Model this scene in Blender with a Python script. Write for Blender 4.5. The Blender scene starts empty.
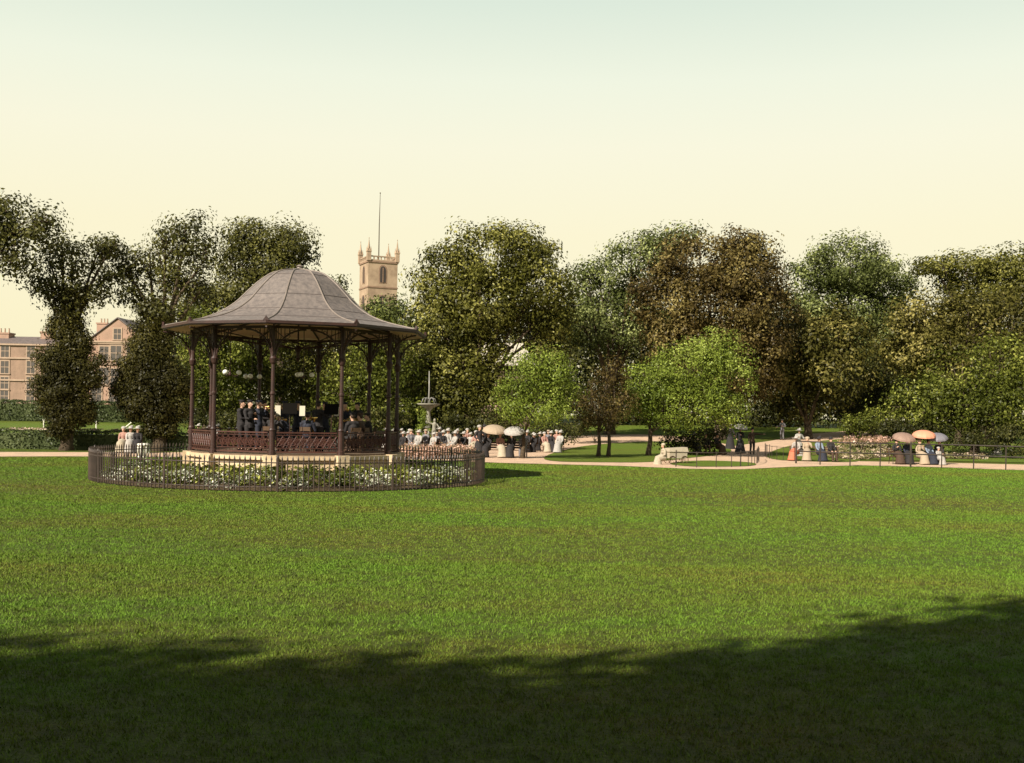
import bpy, bmesh, math, random
import numpy as np
from mathutils import Vector, Matrix
PI = math.pi
random.seed(7)
rng = np.random.default_rng(7)
scn = bpy.context.scene
C = scn.collection

# ------------------------------------------------------------------ camera
FPX, YH, H, ROLL = 1100.0, 414.5, 2.41, math.radians(1.0)
cd = bpy.data.cameras.new('camera'); cam = bpy.data.objects.new('camera', cd); C.objects.link(cam)
cd.sensor_width = 36.0; cd.lens = FPX * 36.0 / 1024.0; cd.shift_y = (YH - 381.5) / 1024.0
cd.clip_start = 0.1; cd.clip_end = 3000
cam.matrix_world = Matrix.Translation((0, 0, H)) @ Matrix.Rotation(PI/2, 4, 'X') @ Matrix.Rotation(ROLL, 4, 'Z')
scn.camera = cam

def hz(Y):                       # the park rises gently beyond the paths
    return 0.03 * min(max(Y - 74.0, 0.0), 80.0)
def unroll(px, py):
    return px + (py - YH) * ROLL - 512.0, YH - (py - (px - 512.0) * ROLL)
def P(px, py, Y):                # point seen at a pixel, at depth Y
    u, v = unroll(px, py)
    return Vector((u / FPX * Y, Y, H + v / FPX * Y))
def G(px, py):                   # point of the ground seen at a pixel
    u, v = unroll(px, py)
    Y = 5.0
    while Y < 300 and H + v / FPX * Y > hz(Y): Y += 0.05
    return Vector((u / FPX * Y, Y, hz(Y)))
def B(px, Y):                    # ground point below a pixel column at depth Y
    return Vector(((px - 512.0) / FPX * Y, Y, hz(Y)))

# ------------------------------------------------------------------ materials
def mat(name, col, col2=None, scale=6.0, rough=0.8, bump=0.0, bscale=40.0, spec=0.3, metal=0.0, island=0.0, coord='Object', w=None):
    m = bpy.data.materials.new(name); m.use_nodes = True
    nt = m.node_tree; N = nt.nodes; L = nt.links; b = N['Principled BSDF']
    b.inputs['Roughness'].default_value = rough; b.inputs['Metallic'].default_value = metal
    b.inputs['Specular IOR Level'].default_value = spec
    tc = N.new('ShaderNodeTexCoord')
    if col2:
        n = N.new('ShaderNodeTexNoise'); n.inputs['Scale'].default_value = scale; n.inputs['Detail'].default_value = 6
        n.inputs['Roughness'].default_value = 0.65
        L.new(tc.outputs[coord], n.inputs['Vector'])
        mr = N.new('ShaderNodeMapRange'); mr.inputs['From Min'].default_value = 0.36; mr.inputs['From Max'].default_value = 0.64
        L.new(n.outputs['Fac'], mr.inputs['Value'])
        mx = N.new('ShaderNodeMix'); mx.data_type = 'RGBA'
        mx.inputs['A'].default_value = (*col, 1); mx.inputs['B'].default_value = (*col2, 1)
        fac = mr.outputs['Result']
        if island:
            g = N.new('ShaderNodeNewGeometry')
            a = N.new('ShaderNodeMix'); a.data_type = 'FLOAT'; a.inputs['Factor'].default_value = island
            L.new(fac, a.inputs['A']); L.new(g.outputs['Random Per Island'], a.inputs['B']); fac = a.outputs['Result']
        L.new(fac, mx.inputs['Factor']); L.new(mx.outputs['Result'], b.inputs['Base Color'])
    else:
        b.inputs['Base Color'].default_value = (*col, 1)
    if bump:
        n2 = N.new('ShaderNodeTexNoise'); n2.inputs['Scale'].default_value = bscale; n2.inputs['Detail'].default_value = 5
        L.new(tc.outputs[coord], n2.inputs['Vector'])
        bp = N.new('ShaderNodeBump'); bp.inputs['Strength'].default_value = bump; bp.inputs['Distance'].default_value = 0.03
        L.new(n2.outputs['Fac'], bp.inputs['Height']); L.new(bp.outputs['Normal'], b.inputs['Normal'])
    return m

def leafmat(name, dark, mid, light, trans=0.18, spec=0.12):
    m = bpy.data.materials.new(name); m.use_nodes = True
    nt = m.node_tree; N = nt.nodes; L = nt.links; b = N['Principled BSDF']; out = N['Material Output']
    tc = N.new('ShaderNodeTexCoord'); g = N.new('ShaderNodeNewGeometry')
    n = N.new('ShaderNodeTexNoise'); n.inputs['Scale'].default_value = 0.34; n.inputs['Detail'].default_value = 4
    L.new(tc.outputs['Object'], n.inputs['Vector'])
    mr = N.new('ShaderNodeMapRange'); mr.inputs['From Min'].default_value = 0.33; mr.inputs['From Max'].default_value = 0.67
    L.new(n.outputs['Fac'], mr.inputs['Value'])
    a = N.new('ShaderNodeMix'); a.data_type = 'FLOAT'; a.inputs['Factor'].default_value = 0.5
    L.new(mr.outputs['Result'], a.inputs['A']); L.new(g.outputs['Random Per Island'], a.inputs['B'])
    r = N.new('ShaderNodeValToRGB'); e = r.color_ramp.elements
    e[0].position = 0.15; e[0].color = (*dark, 1); e[1].position = 0.92; e[1].color = (*light, 1)  # on foliage, pale end paints highlights and broad noise light and dark masses
    k = e.new(0.62); k.color = (*mid, 1)
    L.new(a.outputs['Result'], r.inputs['Fac']); L.new(r.outputs['Color'], b.inputs['Base Color'])
    b.inputs['Roughness'].default_value = 0.42; b.inputs['Specular IOR Level'].default_value = spec
    t = N.new('ShaderNodeBsdfTranslucent'); L.new(r.outputs['Color'], t.inputs['Color'])
    ms = N.new('ShaderNodeMixShader'); ms.inputs['Fac'].default_value = trans
    L.new(b.outputs['BSDF'], ms.inputs[1]); L.new(t.outputs['BSDF'], ms.inputs[2]); L.new(ms.outputs['Shader'], out.inputs['Surface'])
    return m

def grassmat(name, ga, gb, gc, s1=0.22, blade=False):
    m = bpy.data.materials.new(name); m.use_nodes = True
    nt = m.node_tree; N = nt.nodes; L = nt.links; b = N['Principled BSDF']
    g = N.new('ShaderNodeNewGeometry')
    def noise(sc, det=5, st=(1, 1, 1)):
        mp = N.new('ShaderNodeMapping'); mp.inputs['Scale'].default_value = st
        L.new(g.outputs['Position'], mp.inputs['Vector'])
        n = N.new('ShaderNodeTexNoise'); n.inputs['Scale'].default_value = sc; n.inputs['Detail'].default_value = det
        n.inputs['Roughness'].default_value = 0.7
        L.new(mp.outputs['Vector'], n.inputs['Vector']); return n.outputs['Fac']
    def rng_(s, a, c):
        q = N.new('ShaderNodeMapRange'); q.inputs['From Min'].default_value = a; q.inputs['From Max'].default_value = c
        L.new(s, q.inputs['Value']); return q.outputs['Result']
    def mix(f, A, Bc):
        x = N.new('ShaderNodeMix'); x.data_type = 'RGBA'
        L.new(f, x.inputs['Factor'])
        for s, v in (('A', A), ('B', Bc)):
            if isinstance(v, tuple): x.inputs[s].default_value = (*v, 1)
            else: L.new(v, x.inputs[s])
        return x.outputs['Result']
    big = rng_(noise(s1, 7, (0.5, 1, 1)), 0.42, 0.60)
    c1 = mix(big, ga, gb)
    c2 = mix(rng_(noise(2.6, 8), 0.46, 0.64), c1, gc)
    if blade:
        rr = N.new('ShaderNodeMapRange'); L.new(g.outputs['Random Per Island'], rr.inputs['Value'])
        rr.inputs['To Min'].default_value = 0.0; rr.inputs['To Max'].default_value = 0.6
        c3 = mix(rr.outputs['Result'], c2, tuple(v * 1.5 for v in ga))
    else:
        c3 = mix(rng_(noise(28, 4), 0.35, 0.7), c2, tuple(v * 0.5 for v in gc))
        bp = N.new('ShaderNodeBump'); bp.inputs['Strength'].default_value = 0.9; bp.inputs['Distance'].default_value = 0.06
        L.new(noise(22, 6), bp.inputs['Height']); L.new(bp.outputs['Normal'], b.inputs['Normal'])
    L.new(c3, b.inputs['Base Color']); b.inputs['Roughness'].default_value = 0.75; b.inputs['Specular IOR Level'].default_value = 0.15
    return m

M = {}
M['lawn'] = grassmat('lawn', (0.100, 0.172, 0.014), (0.138, 0.122, 0.020), (0.076, 0.086, 0.016), s1=0.17)
M['lawn2'] = grassmat('lawn_far', (0.115, 0.200, 0.016), (0.130, 0.165, 0.02), (0.14, 0.17, 0.03))
M['blade'] = grassmat('blade', (0.092, 0.168, 0.015), (0.128, 0.118, 0.020), (0.070, 0.076, 0.016), s1=0.17, blade=True)
M['gravel'] = mat('gravel', (0.60, 0.41, 0.28), (0.44, 0.31, 0.22), 1.2, 0.9, 0.5, 60)
M['kerb'] = mat('kerb', (0.45, 0.40, 0.30), (0.32, 0.28, 0.2), 4.0, 0.85, 0.3)
M['soil'] = mat('soil', (0.06, 0.04, 0.02), (0.10, 0.07, 0.035), 5.0, 0.95, 1.0, 12)
M['bark'] = mat('bark', (0.045, 0.030, 0.018), (0.09, 0.065, 0.04), 9.0, 0.9, 1.0, 18)
M['iron'] = mat('painted_iron', (0.030, 0.014, 0.011), (0.048, 0.020, 0.015), 3.0, 0.5, 0.15, 30, 0.4)
M['iron_dark'] = mat('dark_iron', (0.030, 0.013, 0.012), (0.055, 0.022, 0.018), 3.0, 0.5, 0.1, 30, 0.4)
M['rail_red'] = mat('railing_red', (0.080, 0.030, 0.021), (0.05, 0.020, 0.015), 4.0, 0.5)
M['rail_iron'] = mat('rail_iron', (0.030, 0.024, 0.020), (0.06, 0.045, 0.035), 3.0, 0.5)
M['picket'] = mat('picket_paint', (0.030, 0.018, 0.014), (0.06, 0.038, 0.028), 2.0, 0.42, 0, 30, 0.6)
M['stone'] = mat('stone', (0.64, 0.50, 0.33), (0.45, 0.33, 0.20), 1.6, 0.85, 0.5, 9)
M['zinc'] = mat('roof_zinc', (0.190, 0.158, 0.142), (0.115, 0.098, 0.092), 6, 0.6, 0.3, 40, 0.3)
M['rib'] = mat('roof_rib', (0.23, 0.19, 0.165), (0.17, 0.14, 0.12), 2.0, 0.5)
M['seam'] = mat('roof_seam', (0.10, 0.08, 0.075), None, 2, 0.6)
M['board'] = mat('ceiling_board', (0.85, 0.55, 0.42), (0.78, 0.48, 0.36), 2.5, 0.7)
M['deck'] = mat('deck', (0.16, 0.11, 0.07), (0.10, 0.07, 0.05), 3.0, 0.7)
M['church'] = mat('church_stone', (0.40, 0.29, 0.20), (0.27, 0.19, 0.13), 0.5, 0.9, 0.3, 3)
M['church_trim'] = mat('church_trim', (0.28, 0.18, 0.125), (0.20, 0.13, 0.09), 0.8, 0.9)
M['louvre'] = mat('louvre', (0.05, 0.04, 0.035), None, 2, 0.8)
M['terrace'] = mat('terrace_stone', (0.30, 0.20, 0.145), (0.22, 0.15, 0.11), 0.6, 0.9, 0.3, 4)
M['terrace2'] = mat('terrace_stone_pink', (0.38, 0.24, 0.175), (0.29, 0.19, 0.14), 0.6, 0.9, 0.3, 4)
M['trim'] = mat('pale_trim', (0.40, 0.29, 0.21), (0.32, 0.23, 0.17), 1.0, 0.85)
M['slate'] = mat('slate', (0.17, 0.13, 0.12), (0.11, 0.09, 0.085), 1.5, 0.6)
M['paleroof'] = mat('pale_roof', (0.62, 0.56, 0.46), (0.5, 0.44, 0.36), 1.0, 0.7)
M['glass'] = mat('window_glass', (0.08, 0.07, 0.065), None, 2, 0.15, 0, 1, 0.5)
M['white'] = mat('white_paint', (0.78, 0.74, 0.64), (0.68, 0.64, 0.55), 3, 0.6)
M['whitestone'] = mat('white_stone', (0.28, 0.26, 0.21), (0.19, 0.175, 0.14), 4, 0.8)
M['water'] = mat('water_jet', (0.26, 0.25, 0.23), None, 2, 0.25)
M['globe'] = mat('opal_globe', (0.85, 0.83, 0.76), None, 2, 0.15, 0, 1, 0.5)
M['skin'] = mat('skin', (0.50, 0.30, 0.21), None, 2, 0.6)
M['hair'] = mat('hair', (0.04, 0.022, 0.012), None, 2, 0.6)
M['black'] = mat('black_cloth', (0.018, 0.016, 0.017), (0.03, 0.026, 0.026), 12, 0.85)
M['navy'] = mat('navy_cloth', (0.018, 0.020, 0.032), (0.03, 0.032, 0.045), 12, 0.85)
M['brown'] = mat('brown_cloth', (0.075, 0.045, 0.03), (0.05, 0.03, 0.02), 12, 0.85)
M['greycl'] = mat('grey_cloth', (0.17, 0.16, 0.17), (0.12, 0.115, 0.12), 12, 0.85)
M['cream'] = mat('cream_cloth', (0.40, 0.34, 0.25), (0.32, 0.27, 0.20), 10, 0.8)
M['pale'] = mat('pale_cloth', (0.38, 0.35, 0.32), (0.28, 0.26, 0.24), 10, 0.8)
M['pink'] = mat('pink_cloth', (0.36, 0.20, 0.16), (0.28, 0.15, 0.12), 10, 0.8)
M['blue'] = mat('blue_cloth', (0.20, 0.24, 0.30), (0.15, 0.18, 0.24), 10, 0.8)
M['red'] = mat('red_cloth', (0.55, 0.15, 0.08), (0.45, 0.12, 0.07), 10, 0.8)
M['straw'] = mat('straw', (0.36, 0.28, 0.20), (0.30, 0.23, 0.16), 20, 0.8)
M['sal'] = mat('salmon_silk', (0.66, 0.27, 0.17), (0.58, 0.24, 0.15), 4, 0.6)
M['taupe'] = mat('taupe_silk', (0.26, 0.17, 0.13), (0.22, 0.14, 0.11), 4, 0.6)
M['slatesilk'] = mat('slate_silk', (0.17, 0.16, 0.18), (0.14, 0.13, 0.15), 4, 0.6)
M['brass'] = mat('brass', (0.62, 0.40, 0.13), None, 2, 0.25, metal=0.9)
M['wood'] = mat('bench_wood', (0.10, 0.055, 0.03), (0.07, 0.04, 0.02), 6, 0.6)
M['ebony'] = mat('ebony', (0.009, 0.008, 0.007), None, 2, 0.95, 0, 1, 0.0)
M['paper'] = mat('paper', (0.5, 0.46, 0.36), None, 2, 0.8)

K = 0.9
def lm(n, d, m_, l, **k): M[n] = leafmat(n, d, m_, l, **k)
lm('leaf_olive', (0.034, 0.036, 0.006), (0.088, 0.086, 0.014), (0.34, 0.32, 0.09))
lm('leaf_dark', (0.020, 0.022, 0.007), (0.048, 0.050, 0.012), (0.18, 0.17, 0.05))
lm('leaf_grey', (0.038, 0.048, 0.013), (0.098, 0.116, 0.030), (0.38, 0.41, 0.16))
lm('leaf_copper', (0.034, 0.023, 0.008), (0.086, 0.062, 0.017), (0.31, 0.25, 0.09))
lm('leaf_mixed', (0.036, 0.034, 0.007), (0.086, 0.078, 0.016), (0.33, 0.28, 0.09))
lm('leaf_bright', (0.066, 0.092, 0.012), (0.170, 0.215, 0.030), (0.42, 0.48, 0.12))
lm('leaf_mid', (0.034, 0.042, 0.006), (0.088, 0.102, 0.014), (0.36, 0.37, 0.08))
lm('leaf_elm', (0.034, 0.034, 0.008), (0.074, 0.072, 0.014), (0.20, 0.19, 0.055), spec=.2)
lm('leaf_ivy', (0.020, 0.018, 0.005), (0.044, 0.040, 0.009), (0.11, 0.095, 0.022), spec=.12)
lm('leaf_hedge', (0.040, 0.052, 0.020), (0.070, 0.088, 0.034), (0.12, 0.14, 0.06))
lm('petal_mix', (0.07, 0.10, 0.02), (0.22, 0.17, 0.09), (0.85, 0.66, 0.55), trans=0.1)
lm('petal_pink', (0.06, 0.08, 0.02), (0.36, 0.20, 0.14), (0.80, 0.55, 0.46), trans=0.1)
lm('petal_white', (0.04, 0.06, 0.02), (0.30, 0.31, 0.22), (0.90, 0.87, 0.78), trans=0.1)

# ------------------------------------------------------------------ mesh helpers
class MB:
    def __init__(s): s.v = []; s.f = []; s.mi = []; s.cur = 0
    def add(s, vs, fs):
        o = len(s.v); s.v += [tuple(v) for v in vs]; s.f += [tuple(i + o for i in f) for f in fs]; s.mi += [s.cur] * len(fs); return s
    def box(s, x0, y0, z0, x1, y1, z1, T=None):
        vs = [Vector(p) for p in ((x0,y0,z0),(x1,y0,z0),(x1,y1,z0),(x0,y1,z0),(x0,y0,z1),(x1,y0,z1),(x1,y1,z1),(x0,y1,z1))]
        if T: vs = [T @ v for v in vs]
        return s.add(vs, [(3,2,1,0),(4,5,6,7),(0,1,5,4),(1,2,6,5),(2,3,7,6),(3,0,4,7)])
    def tube(s, pts, rad, n=8, cap=True, close=False):
        pts = [Vector(p) for p in pts]; k = len(pts)
        if not hasattr(rad, '__len__'): rad = [rad] * k
        vs = []; fs = []; up = None
        for i, p in enumerate(pts):
            a = pts[(i-1) % k] if (i > 0 or close) else p; b = pts[(i+1) % k] if (i < k-1 or close) else p
            d = (b - a)
            if d.length < 1e-9: d = Vector((0,0,1))
            d.normalize()
            if up is None: up = Vector((0,0,1)) if abs(d.z) < .9 else Vector((1,0,0))
            sx = d.cross(up)
            if sx.length < 1e-4: sx = d.cross(Vector((0,1,0)))
            sx.normalize(); up2 = sx.cross(d).normalized(); up = up2
            r = rad[i]
            for j in range(n):
                t = 2*PI*j/n; vs.append(p + sx*(math.cos(t)*r) + up2*(math.sin(t)*r))
        rr = k if close else k - 1
        for i in range(rr):
            for j in range(n):
                a = i*n + j; b = i*n + (j+1) % n; c = ((i+1) % k)*n + (j+1) % n; d = ((i+1) % k)*n + j
                fs.append((a, b, c, d))
        if cap and not close:
            fs.append(tuple(range(n-1, -1, -1))); fs.append(tuple((k-1)*n + j for j in range(n)))
        return s.add(vs, fs)
    def lathe(s, prof, n=16, c=(0,0,0), sx=1, sy=1, T=None):
        vs = []; fs = []; c = Vector(c); k = len(prof)
        for r, z in prof:
            for j in range(n):
                t = 2*PI*j/n; v = Vector((math.cos(t)*r*sx, math.sin(t)*r*sy, z))
                if T: v = T @ v
                vs.append(c + v)
        for i in range(k-1):
            for j in range(n):
                fs.append((i*n+j, i*n+(j+1) % n, (i+1)*n+(j+1) % n, (i+1)*n+j))
        fs.append(tuple(range(n-1, -1, -1))); fs.append(tuple((k-1)*n+j for j in range(n)))
        return s.add(vs, fs)
    def ell(s, c, r, n=12, T=None):
        pr = [(max(math.sin(PI*i/8), 0.02), -math.cos(PI*i/8)) for i in range(9)]
        R = Matrix.Diagonal((r[0], r[1], r[2])).to_4x4()
        if T: R = T @ R
        return s.lathe(pr, n, c, T=R)
    def build(s, name, m, parent=None, smooth=False, loc=None):
        me = bpy.data.meshes.new(name); me.from_pydata(s.v, [], s.f)
        ms = m if isinstance(m, (list, tuple)) else [m]
        for q in ms: me.materials.append(q)
        if len(ms) > 1: me.polygons.foreach_set('material_index', s.mi)
        if smooth: me.polygons.foreach_set('use_smooth', [True] * len(me.polygons))
        me.update()
        o = bpy.data.objects.new(name, me); C.objects.link(o)
        if parent: o.parent = parent
        if loc is not None: o.location = loc
        return o

def tag(o, label=None, cat=None, group=None, kind=None):
    if label: o['label'] = label
    if cat: o['category'] = cat
    if group: o['group'] = group
    if kind: o['kind'] = kind
    return o
def thing(name, label, cat, loc=(0,0,0), rz=0.0, group=None):
    o = bpy.data.objects.new(name, None); C.objects.link(o); o.location = loc; o.rotation_euler = (0, 0, rz)
    o.empty_display_size = 0.3
    return tag(o, label, cat, group)
def kids(o): return [c for c in list(C.objects) if c.parent == o]
def dup(o, loc=None, rz=None, label=None, group=None, parent=None, first=True, swap=None):
    c = o.copy(); C.objects.link(c)
    if parent: c.parent = parent
    if loc is not None: c.location = loc
    if rz is not None: c.rotation_euler = (0, 0, rz)
    if label: c['label'] = label
    if group: c['group'] = group
    for ch in kids(o): dup(ch, parent=c)
    return c

def quads_obj(name, pos, nrm, size, m, parent=None, loc=(0,0,0), asp=1.5, spike=False):
    """many small leaf faces: pos, nrm (n,3), size (n)"""
    n = len(pos); pos = pos - np.array(loc)
    nrm = nrm / (np.linalg.norm(nrm, axis=1, keepdims=True) + 1e-9)
    r = rng.normal(size=(n, 3)); t = np.cross(nrm, r); t /= (np.linalg.norm(t, axis=1, keepdims=True) + 1e-9)
    b = np.cross(nrm, t)
    s = size[:, None]
    fold = nrm * s * 0.18
    v = np.stack([pos - t*s*asp*0.5, pos - b*s*0.42 + fold, pos + t*s*asp*0.5, pos + b*s*0.42 + fold], axis=1).reshape(-1, 3)
    me = bpy.data.meshes.new(name)
    me.vertices.add(4*n); me.vertices.foreach_set('co', v.astype(np.float32).ravel())
    me.loops.add(4*n); me.loops.foreach_set('vertex_index', np.arange(4*n, dtype=np.int32))
    me.polygons.add(n); me.polygons.foreach_set('loop_start', np.arange(0, 4*n, 4, dtype=np.int32))
    me.update(calc_edges=True); me.materials.append(m)
    o = bpy.data.objects.new(name, me); C.objects.link(o); o.location = loc
    if parent: o.parent = parent; o.location = (0,0,0)
    return o

def foliage(blobs, leaf, dens, per=22, cr0=0.55, inner=0.5, up=0.5, droop=0.0):
    PP = []; NN = []; SS = []; leaf = leaf*0.60; per = int(per*3.4); dens = dens*0.72; cr0 = cr0*1.15
    for (c, rx, ry, rz_) in blobs:
        c = np.array(c); R = np.array([rx, ry, rz_])
        area = 4*PI*(((rx*ry)**1.6 + (rx*rz_)**1.6 + (ry*rz_)**1.6)/3)**(1/1.6)
        k = max(int(area*dens), 6)
        d = rng.normal(size=(k, 3)); d /= np.linalg.norm(d, axis=1, keepdims=True)
        # lumpy radius so that the outline is uneven
        lump = 1 + 0.10*np.sin(d[:,0]*5.1+c[0]) * np.cos(d[:,2]*6.3+c[2]) + 0.07*np.sin(d[:,1]*9+c[1]*3+d[:,2]*7)
        f = (inner + (1-inner)*rng.random(k)**0.55) * lump
        cl = c + d*R*f[:, None]; cr = cr0*1.0
        m_ = per
        off = np.clip(rng.normal(size=(k, m_, 3)), -1.4, 1.4) * (cr*(0.6+0.8*rng.random((k,1,1)))*0.5)
        off[:, :, 2] *= 0.7
        p = cl[:, None, :] + off
        nn = (d/R*R.mean())[:, None, :]*0.6 + off/cr*2.2 + np.array([0, 0, up]) + rng.normal(size=(k, m_, 3))*0.5
        PP.append(p.reshape(-1, 3)); NN.append(nn.reshape(-1, 3)); SS.append((leaf*(0.55+0.9*rng.random(k*m_))))
    return np.concatenate(PP), np.concatenate(NN), np.concatenate(SS)

def tree(name, label, cat, base_px, Y, blobs, leafm, leaf=0.26, dens=0.9, per=22, cr=1.0, trunk_r=0.35, group=None,
         base=None, twin=None, ivy=None, inner=0.5, fork=None, deep=0.85, trunk_top=None):
    b = base if base is not None else B(base_px, Y)
    s = FPX / Y
    W = []
    for (px, py, rx, ry, *dy) in blobs:
        q = P(px, py, Y + (dy[0] if dy else random.uniform(-0.5, 0.5)*rx/s*0.8))
        W.append((q, rx/s, rx/s*deep, ry/s))
    t = thing(name, label, cat, b, 0, group)
    tb = MB(); bz = b.z
    cx = sum(w[0].x for w in W)/len(W); cz = min(w[0].z for w in W)
    fk = fork if fork else max(0.35*(cz - bz), 1.2)
    bases = [b] + ([B(twin, Y)] if twin else [])
    for bb in bases:
        f0 = Vector((bb.x*0.96 + cx*0.04 if not twin else bb.x, bb.y, bz + fk))
        tb.tube([bb + Vector((0,0,-0.15)) - b, bb + Vector((0.02,0,0.35)) - b, (bb*0.5 + f0*0.5) + Vector((0.06,0.03,0)) - b, f0 - b],
                [trunk_r*1.45, trunk_r*1.02, trunk_r*0.88, trunk_r*0.75], 9)
        for (q, rx, ry, rz_) in (W if bb is b or not twin else W[1:]):
            m1 = f0*0.55 + q*0.45 + Vector((random.uniform(-.3,.3), random.uniform(-.3,.3), 0.25*(q-f0).length*0.3))
            e = q + Vector((0, 0, rz_*0.6))
            L_ = trunk_r*0.30
            tb.tube([f0 - Vector((0,0,.25)) - b, m1 - b, q - b, e - b], [L_*1.3, L_*0.8, L_*0.4, 0.03], 6)
            for _ in range(7):
                d = Vector((random.gauss(0,1), random.gauss(0,1), random.gauss(0.3,.8))).normalized()
                e2 = q + Vector((d.x*rx, d.y*ry, d.z*rz_))*0.92
                s0 = m1.lerp(q, random.uniform(0.2, 1))
                tb.tube([s0 - b, s0.lerp(e2, .5) + Vector((0,0,.12)) - b, e2 - b], [L_*0.34, L_*0.2, 0.015], 5)
    tb.build('trunk', M['bark'], t, True)
    p, n, sz = foliage(W, leaf, dens, per, cr, inner)
    quads_obj('crown', p, n, sz, M[leafm], t, tuple(b))
    if ivy:
        ivy = [(a, c, rx*.76, ry*.93) for a, c, rx, ry in ivy] + [(a + random.choice((-1, 1))*rx*random.uniform(.6, .95), c + random.uniform(-.7, .7)*ry, random.uniform(4, 8), random.uniform(4, 8)) for a, c, rx, ry in ivy for _ in range(4)]
        WI = [(P(px, py, Y - 0.2), rx/s, rx/s*0.8, ry/s) for (px, py, rx, ry) in ivy]
        p, n, sz = foliage(WI, leaf*0.75, dens*7, per, 0.5, 0.35)
        quads_obj('ivy', p, n, sz, M['leaf_ivy'], t, tuple(b))
    return t

# ------------------------------------------------------------------ world, sun
SUN_EL, SUN_AZ = 36.0, (-0.62, -0.78)
el = math.radians(SUN_EL); hx, hy = SUN_AZ; q = math.hypot(hx, hy); hx /= q; hy /= q
sdir = Vector((hx*math.cos(el), hy*math.cos(el), math.sin(el)))
ld = bpy.data.lights.new('sun', 'SUN'); ld.energy = 5.0; ld.angle = math.radians(0.5); ld.color = (1.0, 0.92, 0.78)
lo = bpy.data.objects.new('sun', ld); C.objects.link(lo); lo.rotation_euler = sdir.to_track_quat('Z', 'Y').to_euler(); lo.location = (0, 0, 60)
w = bpy.data.worlds.new('World'); scn.world = w; w.use_nodes = True
N = w.node_tree.nodes; L = w.node_tree.links; bg = N['Background']; bg.inputs['Strength'].default_value = 0.10
sky = N.new('ShaderNodeTexSky'); sky.sky_type = 'NISHITA'; sky.sun_disc = False
sky.sun_elevation = el; sky.sun_rotation = math.atan2(hx, hy); sky.dust_density = 4.0; sky.air_density = 1.0
tc = N.new('ShaderNodeTexCoord'); sp = N.new('ShaderNodeSeparateXYZ'); L.new(tc.outputs['Generated'], sp.inputs[0])
cr_ = N.new('ShaderNodeValToRGB'); L.new(sp.outputs['Z'], cr_.inputs['Fac'])
e = cr_.color_ramp.elements
e[0].position = 0.0; e[0].color = (0.94, 0.85, 0.54, 1)
e[1].position = 0.75; e[1].color = (0.12, 0.14, 0.15, 1)
for ps, cc in ((0.16, (0.94, 0.87, 0.60)), (0.235, (0.92, 0.89, 0.68)), (0.29, (0.85, 0.88, 0.71)), (0.36, (0.68, 0.78, 0.66)), (0.47, (0.30, 0.37, 0.36))):
    k = e.new(ps); k.color = (*cc, 1)
sc = N.new('ShaderNodeVectorMath'); sc.operation = 'SCALE'; sc.inputs['Scale'].default_value = 6.3
L.new(cr_.outputs['Color'], sc.inputs[0])
mx = N.new('ShaderNodeMix'); mx.data_type = 'RGBA'; mx.inputs['Factor'].default_value = 0.07
L.new(sc.outputs['Vector'], mx.inputs['A']); L.new(sky.outputs['Color'], mx.inputs['B']); L.new(mx.outputs['Result'], bg.inputs['Color'])
scn.view_settings.view_transform = 'Standard'; scn.view_settings.look = 'None'; scn.view_settings.exposure = 0.78; scn.view_settings.gamma = 1

# ------------------------------------------------------------------ ground, paths
def drape(name, pts, m, dz, kind='structure', label=None, thick=0.0):
    bm = bmesh.new(); vs = [bm.verts.new((p[0], p[1], 0)) for p in pts]; bm.faces.new(vs)
    for cy in (74.0, 154.0):
        bmesh.ops.bisect_plane(bm, geom=bm.verts[:] + bm.edges[:] + bm.faces[:], plane_co=(0, cy, 0), plane_no=(0, 1, 0))
    bmesh.ops.triangulate(bm, faces=bm.faces[:])
    bmesh.ops.recalc_face_normals(bm, faces=bm.faces[:])
    for f in bm.faces:
        if f.normal.z < 0: f.normal_flip()
    for v in bm.verts: v.co.z = hz(v.co.y) + dz
    me = bpy.data.meshes.new(name); bm.to_mesh(me); bm.free(); me.materials.append(m)
    o = bpy.data.objects.new(name, me); C.objects.link(o); o['kind'] = kind
    if label: o['label'] = label
    return o
drape('ground', [(-900, -400), (900, -400), (900, 1400), (-900, 1400)], M['lawn'], 0.0)

drape('lawn_strip', [(-75, 63.5), (-17.5, 63.5), (-28, 104), (-75, 104)], M['lawn2'], 0.006)
drape('lawn_bank', [(14, 101), (60, 80), (90, 80), (90, 135), (-10, 135), (-10, 101)], M['lawn2'], 0.006)
def smooth(pts, it=2, closed=True):
    for _ in range(it):
        q = []
        n = len(pts)
        for i in range(n if closed else n-1):
            a = pts[i]; b = pts[(i+1) % n]
            q += [a*0.75 + b*0.25, a*0.25 + b*0.75]
        pts = q
    return pts
def GP(l): return [G(*p) for p in l]
# gravel: front edge left to right, back edge right to left
front = GP([(-60,457),(60,456.5),(170,457)]) + [Vector((-13, 56, 0)), Vector((-4, 56.5, 0))] + GP([(500,463),(560,464.5),(620,466),(690,469),(740,469.5),(790,467),(860,465.5),(940,467.5),(1010,470),(1090,472)])
back = GP([(1090,466),(1010,464.5),(930,462.5),(860,461.5),(850,437),(880,433),(860,430),(810,434),(770,441),(735,446),(690,437),(640,434.5),(560,436),(530,440),(480,445),(420,447),(395,447)]) + \
    [Vector((-12, 66, 0)), Vector((-17, 61.2, 0))] + GP([(130,452.5),(60,452.3),(-60,452.0)])
drape('gravel_path', front + back, M['gravel'], 0.012)
def island(name, l, dz=0.03, m='lawn2'):
    pts = smooth(GP(l), 2); return drape(name, pts, M[m], dz)
island('lawn_island', [(540,458.5),(560,450),(600,444),(660,441),(715,444),(735,450),(722,455),(690,458),(668,461),(640,463),(590,462.5),(553,462)])
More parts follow.
